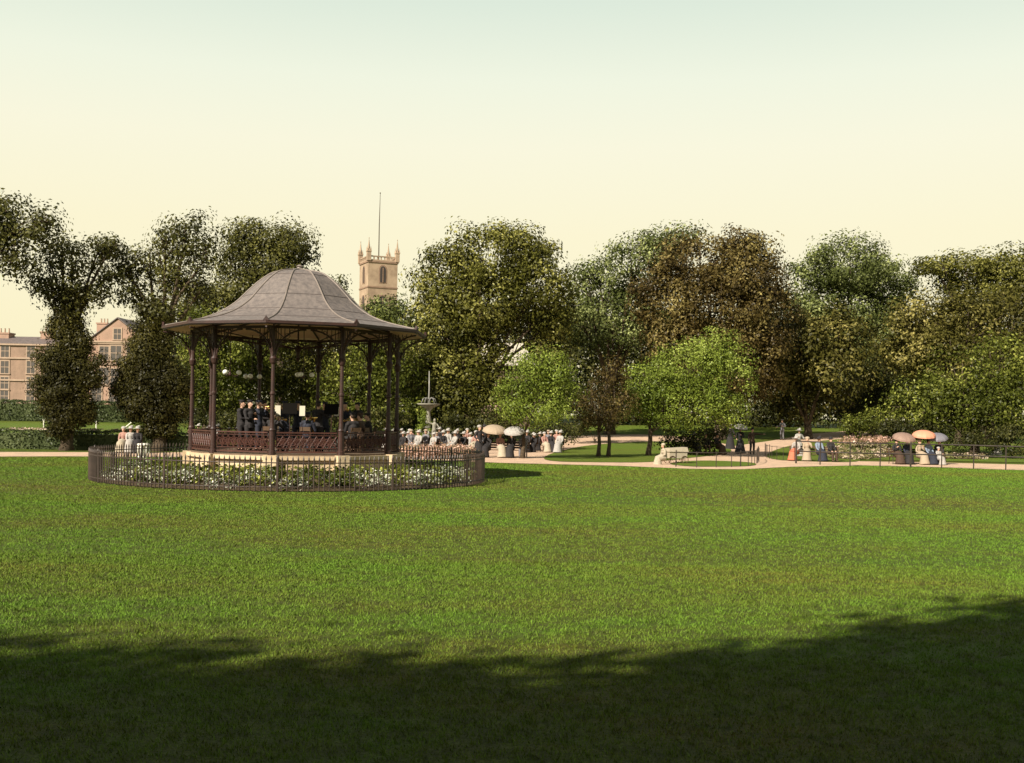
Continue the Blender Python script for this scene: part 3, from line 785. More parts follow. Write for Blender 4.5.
for i, (px, Y, rz, sit, lab, ins) in enumerate(players):
    key = (sit, ins); cl = 'navy' if 'navy' in lab else ('brown' if 'brown' in lab else 'black')
    hs = cl_hands(sit) if ins == 'clarinet' else hn_hands(sit) if ins == 'horn' else ([V((-.12,-.3,.75)), V((.1,-.3,.72))] if ins == 'tuba' else [V((-.35,-.3,1.25)), V((.2,-.4,1.3))])
    loc = bp(px, Y)
    if key not in protos:
        o = make_person(lab, 'players on the bandstand', bool(sit), cl, cl, None, 'cap', cl, hs); protos[key] = o
        o.location = loc; o.rotation_euler = (0,0,rz)
    else:
        o = dup(protos[key], loc, rz, lab)
        for ch in kids(o):
            if ch.name.split('.')[0] in ('jacket', 'trousers', 'hat') and cl != 'black':
                ch.data = ch.data.copy(); ch.data.materials.clear(); ch.data.materials.append(M[cl])
    z = 0 if not sit else -.38
    who = ['leftmost standing player', 'second player from the left', 'third player from the left', 'seated player behind the left front column', 'player behind the left music stand', 'x', 'x',
           'player right of the right music stand', 'left player of the right huddle', 'middle player of the right huddle', 'standing player behind the left front column', 'player beyond the right music stand', 'player between the left sheets of music', 'standing player behind the right huddle', 'rightmost player'][i]
    if ins == 'clarinet': clarinet(loc, rz, 1.02+z, 'black clarinet held by the ' + who)
    if ins == 'horn': horn(loc, rz, 1.56+z, 'brass horn held by the ' + who)
    if ins == 'tuba': tuba(loc, rz, .72, 'brass tuba held by the seated player in the middle of the bandstand')
    if sit:
        cw = ['', '', '', 'behind the left front column', '', 'in the middle of the bandstand', '', '', 'at left of the right huddle', 'in the middle of the right huddle', '', '', '', '', 'at the right end of the deck'][i]
        if chair0 is None:
            chair0 = make_chair(); o = chair0; o['label'] = 'wooden chair under the seated player ' + cw; o.location = loc; o.rotation_euler = (0,0,rz)
        else: dup(chair0, loc, rz, 'wooden chair under the seated player ' + cw)
ms0 = None
for (px, Y, top, rz, lab, wht) in ((290, 37.7, 403, 0.1, 'black music stand with dark desk left of the middle of the bandstand', 0), (331.5, 38.2, 402.5, -0.1, 'black music stand with dark desk right of the middle of the bandstand', 0),
                         (278, 37.8, 404, .2, 'music stand holding cream sheet music beside the left front column', 1), (302.5, 37.6, 407, .15, 'music stand holding white sheet music left of the tuba player', 1), (337, 39.4, 406, -.3, 'music stand holding white sheet music left of the right front column', 1)):
    loc = bp(px, Y); zt = P(px, top, Y).z - DECK
    if ms0 is None:
        ms0 = thing('music_stand', lab, 'music stand', loc, rz, 'music stands on the bandstand')
        m = MB(); m.add([(-.25,-.04,zt-.36),(.25,-.04,zt-.36),(.25,.06,zt),(-.25,.06,zt),(-.25,-.02,zt-.365),(.25,-.02,zt-.365),(.25,.08,zt-.005),(-.25,.08,zt-.005)], [(0,1,2,3),(7,6,5,4),(0,4,5,1),(1,5,6,2),(2,6,7,3),(3,7,4,0)])
        m.box(-.25,-.08,zt-.37,.25,-.03,zt-.355); m.build('desk', M['ebony'], ms0)
        m = MB(); m.tube([(0,.03,.35),(0,.03,zt-.2)], .012, 6); m.build('pole', M['iron_dark'], ms0)
        for k in range(3):
            a = k*2*PI/3; m = MB(); m.tube([(0,.03,.40),(math.cos(a)*.26,.03+math.sin(a)*.26,.0)], .010, 5); m.build('leg', M['iron_dark'], ms0)
        zt0 = zt; o = ms0
    else: o = dup(ms0, loc, rz, lab)
    if wht: o.scale = (.42, .8, .93)
    if wht:
        s_ = thing('sheet_music', ('cream' if px == 279 else 'white') + ' sheet music on the stand ' + lab.split('music ', 2)[-1], 'sheet music', loc, rz, 'sheets of music on the stands'); s_.scale = (.55, .82, .93)
        m = MB(); m.add([(-.17,-.055,zt0-.34),(.17,-.055,zt0-.34),(.17,.045,zt0+.03),(-.17,.045,zt0+.03),(-.17,-.05,zt0-.34),(.17,-.05,zt0-.34),(.17,.05,zt0+.03),(-.17,.05,zt0+.03)], [(0,1,2,3),(7,6,5,4),(0,4,5,1),(1,5,6,2),(2,6,7,3),(3,7,4,0)])
        m.build('page', M['paper'], s_)

# --- parasols
def parasol(label, m_, base, z=1.75, tilt=0.0, rz=0.0, r=0.5, group=None, ph=.75):
    t = thing('parasol', label, 'parasol', (base.x, base.y, base.z+z), rz, group); t.rotation_euler = (tilt, 0, rz)
    m = MB(); vs = []; fs = []; n = 16; ks = 6
    for k in range(ks+1):
        rr = r*math.sin(k/ks*PI/2*.98); zz = r*.52*(math.cos(k/ks*PI/2*.98) - 1)
        for j in range(n):
            sc_ = 1.0 if (j % 2 == 0 or k < 3) else 1-.05*(k-2)/4
            vs.append((math.cos(2*PI*j/n)*max(rr,.004)*sc_, math.sin(2*PI*j/n)*max(rr,.004)*sc_, zz))
    o_ = len(vs); vs += [(x, y, z_-.006) for x, y, z_ in vs]
    for k in range(ks):
        for j in range(n):
            a = k*n+j; b = k*n+(j+1) % n; c = (k+1)*n+(j+1) % n; d = (k+1)*n+j; fs += [(a, d, c, b), (o_+a, o_+b, o_+c, o_+d)]
    for j in range(n): a = ks*n+j; b = ks*n+(j+1) % n; fs.append((a, o_+a, o_+b, b))
    m.add(vs, fs); m.build('canopy', M[m_], t)
    m = MB(); m.tube([(0,0,.05),(0,0,-ph)], .010, 6); m.build('shaft', M['wood'], t)
    m = MB()
    for j in range(8):
        a = 2*PI*j/8; m.tube([(0,0,-.02),(math.cos(a)*r*.6,math.sin(a)*r*.6,-r*.12),(math.cos(a)*r*.97,math.sin(a)*r*.97,-r*.49)], .005, 4)
    m.build('ribs', M['iron_dark'], t)
    return t

def bench(label, loc, rz, L_=2.2, group='park benches by the paths'):
    t = thing('park_bench', label, 'bench', loc, rz, group)
    m = MB()
    for k in range(4): m.box(-L_/2, -.22+.115*k, .41, L_/2, -.12+.115*k, .445)
    m.build('seat', M['wood'], t)
    m = MB()
    for k in range(3): 
        T = Matrix.Translation((0, .27+.03*k, .56+.13*k)); m.box(-L_/2, -.012, -.05, L_/2, .012, .05, T)
    m.build('backrest', M['wood'], t)
    for x in (-L_/2+.15, L_/2-.15):
        m = MB(); m.tube([(x,-.22,0),(x,-.2,.40),(x,.18,.40),(x,.25,.5),(x,.35,.92)], .022, 6); m.tube([(x,.3,0),(x,.2,.40)], .022, 6); m.tube([(x,-.2,.40),(x,-.22,.62),(x,.28,.64)], .018, 6)
        m.build('leg', M['rail_iron'], t)
    return t
def put(o, loc, rz): o.location = loc; o.rotation_euler = (0, 0, rz); return o

# bench with three parasols on the right (front of benches faces the lawn)
b1 = G(922, 465) ; b1.y += .7
bench('dark bench at right crowded with sitters under three parasols', b1, 0.12, 3.4)
def onb(dx, dy=0.0): return V((b1.x+dx, b1.y+dy+.12*dx, b1.z))
w1 = make_person('woman in dark dress seated under the taupe parasol on the right bench', 'sitters on the right bench', True, 'black', None, 'brown', 'bonnet', 'black', [V((-.1,-.3,.95)), V((.1,-.33,.7))], True); put(w1, onb(-1.25), .1)
w2 = make_person('woman in black bodice and white front seated second on the right bench', 'sitters on the right bench', True, 'navy', None, 'black', 'wide', 'pale', None, True); put(w2, onb(-.62), -.1)
w3 = make_person('woman in pale cream dress seated under the salmon parasol on the right bench', 'sitters on the right bench', True, 'straw', None, 'straw', 'bonnet', 'straw', [V((-.1,-.3,.62)), V((.1,-.3,1.0))], True, lean=.05); put(w3, onb(.0, -.12), .35)
w4 = make_person('woman in blue grey dress seated fourth on the right bench', 'sitters on the right bench', True, 'blue', None, 'navy', 'wide', 'black', None, True); put(w4, onb(.62), .2)
w5 = make_person('man in dark coat seated at right end of the right bench', 'sitters on the right bench', True, 'black', 'brown', None, 'bowler', 'black', None); put(w5, onb(1.25), -.1)
w6 = make_person('child in white pinafore seated low beside the right end of the right bench', 'sitters on the right bench', True, 'pale', None, 'pale', 'bonnet', 'pale', None, True, scale=.72); put(w6, onb(1.0, -.55), .3)
parasol('taupe parasol open over the left end of the right bench', 'taupe', onb(-.8, -.12), 1.74, .3, .2, .66, 'parasols over the right bench')
parasol('salmon pink parasol open over the middle of the right bench', 'sal', onb(.28, -.2), 1.92, .2, -.15, .66, 'parasols over the right bench')
parasol('slate grey parasol open over the right end of the right bench', 'slatesilk', onb(1.1, -.1), 1.76, .28, -.3, .60, 'parasols over the right bench')
# left-hand bench at 800..845
b2 = G(818, 462); b2.y += 1.0
bench('low dark bench by the flower beds with a woman in a cream hat', b2, -0.35, 2.8)
def onb2(dx, dy=0.0): return V((b2.x+dx*math.cos(.35), b2.y+dy-dx*math.sin(.35), b2.z))
q1 = make_person('woman in white blouse and red skirt seated on the bench by the flower beds', 'sitters by the flower beds', True, 'pale', None, 'red', 'wide', 'pale', None, True, lean=.1); put(q1, onb2(-.95, -.1), -.75)
q2 = dup(w3, onb2(-.35), -.3, 'woman in cream dress seated second on the bench by the flower beds', 'sitters by the flower beds')
q3 = dup(w4, onb2(.3), .2, 'woman in blue grey dress seated third on the bench by the flower beds', 'sitters by the flower beds')
q4 = dup(w5, onb2(.95), .3, 'man in dark coat seated at right end of the bench by the flower beds', 'sitters by the flower beds')
q5 = make_person('woman in white dress and tall pale hat standing behind the bench by the flower beds', None, False, 'pale', None, 'pale', 'wide', 'pale', [V((-.2,-.3,1.25)), V((.3,-.25,1.2))], True); put(q5, G(811, 458) + V((0, 3, 0)), .2)
# man pointing, woman with parasol, sitters under the bushes
mp = make_person('man in black suit standing on the path with one arm stretched to the right', None, False, 'brown', 'black', None, 'bowler', 'black', [V((-.28,-.1,.82)), V((.75,-.2,1.38))]); put(mp, G(752, 454.5), 0.15)
wp = make_person('woman in black dress standing with a white parasol beside the pointing man', None, False, 'black', None, 'black', 'bonnet', 'pale', [V((-.25,-.2,1.0)), V((.06,-.28,1.25))], True); put(wp, G(740, 453.5), -.2)
p_ = G(740, 453.5); parasol('small white parasol held by the woman in black beside the pointing man', 'pale', p_ + V((0,-.28,0)), 1.98, .3, .3, .48)
q6 = dup(wp, G(730, 449), 2.6, 'woman in dark dress and white hat standing left of the white parasol')
b3 = G(708, 455); b3.y += .5
bench('dark bench under the low bushes left of the pointing man', b3, .3, 2.4)
for k, (src, dx, rz, lab) in enumerate(((w2, -.9, .4, 'woman with wide white hat seated at left end of the bench under the low bushes'), (w5, -.1, .2, 'man in bowler hat seated in the middle of the bench under the low bushes'), (w1, .7, .6, 'woman in dark dress seated at right end of the bench under the low bushes'))):
    dup(src, V((b3.x+dx, b3.y+dx*.3, b3.z)), rz, lab, 'sitters under the low bushes')
wc = make_person('woman in cream dress sitting on the grass edge beside the covered cart', None, True, 'cream', None, 'cream', 'bonnet', 'cream', None, True, scale=.85, lean=.12); put(wc, G(665, 464.5) + V((0,0,-.12)), -1.2)
m = MB(); t = thing('bath_cart', 'white cloth covered cart on small wheels beside the woman on the grass', 'cart', G(676, 463.5), .3)
m.box(-.5,-.28,.28,.5,.28,.62); m.add([(-.56,-.33,.62),(.56,-.33,.62),(.56,.33,.62),(-.56,.33,.62),(-.5,-.28,.80),(.5,-.28,.86),(.5,.28,.86),(-.5,.28,.80)], [(0,1,5,4),(1,2,6,5),(2,3,7,6),(3,0,4,7),(4,5,6,7),(3,2,1,0)])
m.build('covered_body', M['cream'], t)
for x in (-.35, .35):
    for y in (-.31, .31):
        m = MB(); m.tube([(x+.2*math.cos(a), y, .2+.2*math.sin(a)) for a in [2*PI*j/14 for j in range(14)]], .018, 5, close=True)
        for j in range(6): m.tube([(x, y, .2), (x+.2*math.cos(j*PI/3), y, .2+.2*math.sin(j*PI/3))], .008, 4)
        m.build('wheel', M['wood'], t)
gs = make_person('figure in grey standing on the dark grass beyond the path, right of the pointing man', None, False, 'greycl', 'greycl', None, 'boater', 'greycl', [V((-.45,-.1,1.1)), V((.2,-.3,1.2))]); put(gs, G(782, 440), -.8)
wr_ = dup(q5, G(1016, 458) + V((0, 3.0, 0)), -.6, 'woman in white standing on the far right edge behind the railing')

# listeners: rows of chairs behind the bandstand and beside it
ls = {}
ls['pale'] = make_person('x', None, True, 'pale', None, 'pale', 'wide', 'pale', None, True)
ls['dark'] = make_person('x', None, True, 'black', None, 'black', 'wide', 'pale', None, True)
ls['pink'] = make_person('x', None, True, 'pink', None, 'cream', 'bonnet', 'pale', None, True)
ls['man'] = make_person('x', None, True, 'greycl', 'greycl', None, 'boater', 'straw', None)
LB = {'pale': 'seated listener in white dress and wide white hat in the fountain crowd',
      'dark': 'seated listener in black dress and wide white hat in the fountain crowd',
      'pink': 'seated listener in pink bodice and pale bonnet in the crowd by the fountain beds',
      'man': 'seated listener in grey suit and straw boater in the crowd by the fountain beds'}
lchair = thing('chair', 'plain wooden chair under a seated listener in the crowd by the fountain beds', 'chair', (0,0,0), 0, 'chairs of the listeners')
m = MB(); m.box(-.2,-.2,.42,.2,.2,.45); m.build('seat', M['wood'], lchair)
m = MB(); m.box(-.2,.2,.5,.2,.22,.9); m.build('backrest', M['wood'], lchair)
m = MB()
for x in (-.18,.18):
    for y in (-.18,.18): m.tube([(x,y,0),(x,y,.42)], .018, 5)
m.build('legs', M['wood'], lchair)
usedp = set(); firstc = True
def listener(px, Y, key, rz):
    global firstc
    p = B(px, Y); lab = LB[key]; g = 'listeners in ' + {'pale':'white','dark':'black','pink':'pink','man':'grey'}[key]
    if key not in usedp: usedp.add(key); o = ls[key]; put(o, p, rz); o['label'] = lab; o['group'] = g
    else: dup(ls[key], p, rz, lab, g).scale = (random.uniform(.82, 1.02),)*3
    if firstc: put(lchair, p, rz); firstc = False
    else: dup(lchair, p, rz)
keys = ['pale', 'dark', 'pink', 'dark', 'man', 'dark', 'dark', 'pink', 'pale']
k = 0
for (x0, x1, Y, st) in ((190, 410, 72, 11), (402, 480, 66.5, 9), (408, 478, 70.5, 10), (392, 470, 76, 9), (528, 566, 71, 8), (532, 562, 74, 9)):
    px = x0
    while px < x1:
        listener(px + random.uniform(-2, 2), Y + random.uniform(-.5, .5), keys[(k*5 + random.randint(0, 2)) % 9], random.uniform(-.9, .9)); k += 1
        px += st*random.uniform(.8, 1.25)
# standing couple and parasol group at 478..522
g1 = dup(q6, G(479, 457.5), .6, 'woman in dark dress and white hat standing at the right corner of the ring fence'); 
g2 = dup(mp, G(472, 455), 0, 'x'); bpy.data.objects.remove(g2) if False else None
for ch in kids(g2): bpy.data.objects.remove(ch)
bpy.data.objects.remove(g2)
st = make_person('man in dark coat and bowler standing beyond the right end of the ring fence', None, False, 'black', 'greycl', None, 'bowler', 'black'); put(st, G(484, 456.5), .4)
b4 = G(506, 458)
bench('dark bench beside the path where two large pale parasols stand open', b4 + V((0,.4,0)), .05, 2.6)
for kk, (dx, key, lab) in enumerate(((-1.0, 'dark', 'woman in black and wide white hat seated left under the large beige parasol'), (-.35, 'pink', 'woman in pink bodice seated under the large beige parasol'), (.3, 'dark', 'woman in black and wide white hat seated between the two large parasols'), (.95, 'man', 'man in grey suit and boater seated under the large white parasol'))):
    dup(ls[key], V((b4.x+dx, b4.y+.4, b4.z)), random.uniform(-.4,.4), lab, 'sitters under the two large parasols')
parasol('large beige parasol open beside the path, left of the white one', 'straw', b4 + V((-.65, .0, 0)), 1.80, .25, .2, .68, 'large parasols beside the path')
parasol('large white parasol open beside the path, right of the beige one', 'pale', b4 + V((.42, -.55, 0)), 1.72, .3, -.2, .60, 'large parasols beside the path')
# small group and white stool at the left by the hedge
for kk, (px, key, lab) in enumerate(((124, 'pink', 'woman in pink bodice seated left of two others by the left hedge'), (131, 'pale', 'woman in white seated between two others by the left hedge'), (138, 'dark', 'woman in black seated right of two others by the left hedge'))):
    p = B(px, 58.6); dup(ls[key], p, random.uniform(-.4,.4), lab, 'sitters by the left hedge'); dup(lchair, p, 0, 'chair under the woman in ' + ['pink', 'white', 'black'][kk] + ' by the left hedge', 'chairs by the left hedge')
p = B(144, 53.5); t = thing('urn', 'white pierced garden stool standing behind the left of the ring fence', 'garden stool', p)
m = MB(); m.lathe([(.26,0),(.28,.04),(.24,.08)], 14); m.lathe([(.27,.56),(.30,.62),(.28,.68),(.05,.70)], 14); m.lathe([(.16,.07),(.13,.3),(.16,.57)], 10)
for j in range(6): a = j*PI/3+.3; m.tube([(.23*math.cos(a),.23*math.sin(a),.07),(.27*math.cos(a),.27*math.sin(a),.3),(.24*math.cos(a),.24*math.sin(a),.57)], .035, 6)
m.build('body', M['white'], t, True)

# ------------------------------------------------------------------ fountain, statue, conical shrub
fp = B(428.5, 78); s = FPX/78
t = thing('fountain', 'stone fountain with wide basin and thin tall water jet, in front of the dark trees', 'fountain', fp)
def zz(py): return P(428, py, 78).z - fp.z
m = MB(); m.lathe([(1.1,-.1),(1.1,.35),(1.2,.4),(1.2,.5),(1.0,.5),(1.0,.3),(.3,.3),(.22,.6),(.16,zz(428)),(.2,zz(420)),(.12,zz(412)),(.3,zz(408)),(.75,zz(405)),(.85,zz(403.5)),(.8,zz(403.5)),(.2,zz(405))], 18)
m.build('basin', M['whitestone'], t, True)
m = MB(); m.tube([(0,0,zz(405)),(0.02,0,zz(390)),(0,0,zz(371))], [.07,.05,.03], 8)
for j in range(9):
    a = 2*PI*j/9; m.tube([(0,0,zz(401)),(.2*math.cos(a),.2*math.sin(a),zz(397.5)),(.42*math.cos(a),.42*math.sin(a),zz(398.5)),(.58*math.cos(a),.58*math.sin(a),zz(404))], [.025,.02,.02,.012], 5)
m.build('water_jet', M['water'], t, True)
sp_ = B(434.5, 71.5)
t = thing('statue', 'small white stone figure on a pedestal amid the pink flower beds', 'statue', sp_)
m = MB(); m.lathe([(.34,0),(.34,.1),(.24,.16),(.22,.62),(.3,.68),(.3,.76),(.1,.77)], 12); m.build('pedestal', M['whitestone'], t)
m = MB()
m.tube([(-.08,0,.76),(-.09,-.03,1.05),(-.06,0,1.3)], [.07,.08,.10], 8); m.tube([(.1,0,.76),(.09,.02,1.05),(.05,0,1.3)], [.07,.08,.10], 8)
m.tube([(0,0,1.25),(0,0,1.5),(0.02,0,1.72),(0.02,0,1.84)], [.15,.13,.15,.06], 10); m.ell((.02,-.01,1.95), (.09,.10,.12)); m.tube([(-.14,0,1.72),(-.34,-.05,1.78),(-.42,-.05,2.02)], [.06,.045,.03], 8); m.tube([(.17,0,1.7),(.3,-.05,1.5),(.16,-.16,1.4)], [.06,.045,.03], 8)
fg = m.build('figure', M['whitestone'], t); remesh(fg, .02)
cs = B(424, 74); t = thing('conical_shrub', 'clipped yellow green cone shaped shrub left of the small white statue', 'shrub', cs)
W = [(cs + V((0,0,.5)), .75, .75, .6), (cs + V((0,0,1.2)), .6, .6, .6), (cs + V((0,0,1.8)), .42, .42, .5), (cs+V((0,0,2.3)), .22, .22, .4)]
a_, b_, c_ = foliage(W, .09, 5, 22, .25, .6); quads_obj('crown', a_, b_, c_, M['leaf_bright'], t, tuple(cs))
m = MB(); m.tube([(0,0,-.1),(0,0,1.6)], [.07,.04], 7); m.build('trunk', M['bark'], t)
# flower beds
def scatter(poly_px, n):
    P4 = GP(poly_px); xs = [p.x for p in P4]; ys = [p.y for p in P4]; out = []
    while len(out) < n:
        x = random.uniform(min(xs), max(xs)); y = random.uniform(min(ys), max(ys)); ins = False; j = len(P4)-1
        for i in range(len(P4)):
            if (P4[i].y > y) != (P4[j].y > y) and x < (P4[j].x-P4[i].x)*(y-P4[i].y)/(P4[j].y-P4[i].y)+P4[i].x: ins = not ins
            j = i
        if ins: out.append((x, y, hz(y)+.02))
    return out
b_ = [(396,455),(420,454),(470,454.5),(476,457),(470,459.5),(400,459)]
drape('flower_bed', GP(b_), M['soil'], .035)
bedding('bedding_flowers', 'pink and white bedding flowers in front of the small white statue', scatter(b_, 520), 'petal_pink', .08, nper=18, spread=.16, hgt=.38)
for i_, (b_, lab) in enumerate((([(822,458),(828,447),(862,446),(890,448),(892,457),(860,460)], 'mixed white and red bedding flowers between the two crowded benches'), ([(838,445),(846,439),(886,437),(893,441),(880,445)], 'strip of pale bedding flowers behind the round bed at right'), ([(940,459),(945,456),(985,456),(990,460)], 'narrow strip of flowers right of the parasol bench'))):
    pp = smooth(GP(b_), 2); drape('flower_bed', pp, M['soil'], .045)
    bedding('bedding_flowers', lab, scatter(b_, 300 if i_ == 0 else 260 if i_ == 1 else 60), ('petal_mix', 'petal_pink', 'petal_mix')[i_], .12, nper=16, spread=.15, hgt=.2)

# ------------------------------------------------------------------ railing at the right
def railing(name, label, pts, sp_, hgt, group=None, rails=(.98, .55), r=.034):
    b0 = pts[0]; t = thing(name, label, 'railing', b0, 0, group)
    segs = []; 
    L_ = 0; cum = [0]
    for a, b in zip(pts, pts[1:]): L_ += (b-a).length; cum.append(L_)
    def at(d):
        for i in range(len(pts)-1):
            if d <= cum[i+1] + 1e-6: return pts[i].lerp(pts[i+1], (d-cum[i])/(cum[i+1]-cum[i]))
        return pts[-1]
    d = 0; n = 0
    while d <= L_:
        p = at(d) - b0; big = (n % 4 == 0)
        m = MB(); rr = r*1.5 if big else r
        m.lathe([(rr, -.1), (rr, hgt+(.04 if big else 0)), (rr*.4, hgt+(.09 if big else .02))], 6, p); m.build('post', M['rail_iron'], t); d += sp_; n += 1
    for z in rails:
        m = MB(); m.tube([at(L_*k/24) - b0 + V((0,0,z*hgt)) for k in range(25)], r, 5); m.build('rail', M['rail_iron'], t)
    return t
railing('park_railing', 'thin two-rail iron railing along the path in front of the parasol bench', smooth(GP([(785,463),(830,465.5),(900,467),(960,468.5),(1010,470.5),(1100,474)]), 1, False), 1.55, 1.25)
railing('park_railing', 'low wire hoop railing curving round the grass in front of the pointing man', smooth(GP([(668,466.5),(700,468),(745,467),(760,463),(757,459)]), 1, False), 1.1, .75, rails=(.97,), r=.02)
railing('park_railing', 'low railing round the grass tip behind the path, right of the pointing man', smooth(GP([(764,456),(768,459),(785,461),(798,461.5)]), 1, False), .9, .8, rails=(.97,), r=.014)

# ------------------------------------------------------------------ left: hedges, posts, building
def hedge(name, label, a, b, h0, th, leafm, dens=34, leaf=.11, wob=.08, top=None):
    d = (b-a); L_ = d.length; d = d.normalized(); nn = V((-d.y, d.x, 0)); t = thing(name, label, 'hedge', a)
    n = int(L_*(2*h0+th)*dens)
    u = rng.random(n)*L_; sel = rng.random(n)*(2*h0+th)
    off = np.where(sel < h0, -th/2, np.where(sel < 2*h0, th/2, sel-2*h0-th/2)); zz_ = np.where(sel < h0, sel, np.where(sel < 2*h0, sel-h0, h0))
    wv = wob*(np.sin(u*2.1)+np.sin(u*5.3+1))
    zz_ = zz_*(1+wv*.35) + rng.normal(size=n)*.04; off = off + rng.normal(size=n)*.05
    base_z = np.array([hz(a.y + (b.y-a.y)*q_/L_) for q_ in u])
    p = np.stack([a.x+d.x*u+nn.x*off, a.y+d.y*u+nn.y*off, base_z+zz_], 1)
    nr = np.where((sel < h0)[:, None], -np.array(nn), np.where((sel < 2*h0)[:, None], np.array(nn), np.array([0,0,1.]))) + rng.normal(size=(n,3))*.5
    quads_obj('foliage', p, nr, leaf*(.7+.7*rng.random(n)), M[leafm], t, tuple(a))
    m = MB(); k = 12
    for i in range(k):
        p0 = a + d*(L_*i/k); p1 = a + d*(L_*(i+1)/k)
        z0 = hz(p0.y); z1 = hz(p1.y); w_ = nn*(th*.42)
        vs = [p0-w_, p1-w_, p1+w_, p0+w_]; vs = [V((v.x, v.y, (z0 if j in (0,3) else z1)-.05)) for j, v in enumerate(vs)]; vs += [v + V((0,0,h0*.9)) for v in vs]
        m.add([v - a for v in vs], [(3,2,1,0),(4,5,6,7),(0,1,5,4),(2,3,7,6)] + ([(3,0,4,7)] if i == 0 else []) + ([(1,2,6,5)] if i == k-1 else []))
    m.build('branches', M['leaf_hedge'], t)
    if top:
        n = int(L_*top[1]); u = rng.random(n)*L_; u = u[(np.sin(u*1.3)+np.sin(u*3.1+.5)) > -.9]; n = len(u)
        p = np.stack([a.x+d.x*u+rng.normal(size=n)*.2, a.y+d.y*u+rng.normal(size=n)*.2, h0+.06+.1*rng.random(n)+np.array([hz(a.y)]*n)], 1)
        quads_obj('blossom', p, rng.normal(size=(n,3))+np.array([0,-.6,.6]), .10*(.6+.8*rng.random(n)), M[top[0]], t, tuple(a))
    return t
ha = P(-60, 440, 62); ha = V((ha.x, 62, 0)); hb_ = V((B(196, 62.5).x, 62.5, 0))
hedge('hedge', 'low dark green hedge topped with pale blossom behind the left path', ha, hb_, 1.02, 1.2, 'leaf_hedge', 110, .10, top=('petal_mix', 70))
hedge('hedge', 'taller grey green hedge in front of the stone terrace on the left', B(-60, 106), B(215, 108), 1.9, 1.6, 'leaf_hedge', 60, .15)
for (px, py0, py1, dx, lab) in ((44, 425, 416.5, 0, 'short white post leftmost on the strip of lawn behind the hedge'), (96.5, 424, 416, 0, 'short white post in the middle of the strip of lawn behind the hedge'), (121, 426, 416, 1.1, 'slanting white post on the lawn strip beside the second ivy clad tree')):
    Y = 92; a = B(px, Y); hgt = (py0-py1)/FPX*Y
    t = thing('white_post', lab, 'post', a, 0, 'white posts on the lawn strip')
    m = MB(); m.tube([(0,0,-.1),(dx,0,hgt)], .05, 6); m.box(dx-.09,-.06,hgt,dx+.09,.06,hgt+.05); m.build('shaft', M['white'], t)

def window(parent, T, x, z, w_, h_, y, arch=False, sill=True, frame='trim', glass='glass', sash=True):
    m = MB(); f = .12; 
    m.box(x-w_/2-f, y-.06, z+h_, x+w_/2+f, y+.1, z+h_+f*1.3, T); m.box(x-w_/2-f, y-.06, z, x-w_/2, y+.1, z+h_, T); m.box(x+w_/2, y-.06, z, x+w_/2+f, y+.1, z+h_, T)
    if sill: m.box(x-w_/2-f*1.6, y-.16, z-.16, x+w_/2+f*1.6, y+.1, z, T)
    o = m.build('window', M[frame], parent)
    m = MB(); m.box(x-w_/2, y-.02, z, x+w_/2, y+.02, z+h_, T); m.build('pane', M[glass], o)
    if sash:
        m = MB(); m.box(x-w_/2, y-.05, z+h_/2-.05, x+w_/2, y-.021, z+h_/2+.05, T); m.box(x-.035, y-.05, z, x+.035, y-.021, z+h_/2-.05, T); m.box(x-.035, y-.05, z+h_/2+.05, x+.035, y-.021, z+h_, T)
        for s_ in (-1, 1): m.box(x+s_*(w_/2-.04)-.04, y-.052, z, x+s_*(w_/2-.04)+.04, y-.022, z+h_, T)
        m.box(x-w_/2+.08, y-.051, z+h_-.09, x+w_/2-.08, y-.023, z+h_, T)
        m.build('sash', M['trim'], o)
TY = 190.0
def tx(px): return (px-512+ (370-YH)*ROLL)/FPX*TY
def tz(px, py): return P(px, py, TY).z
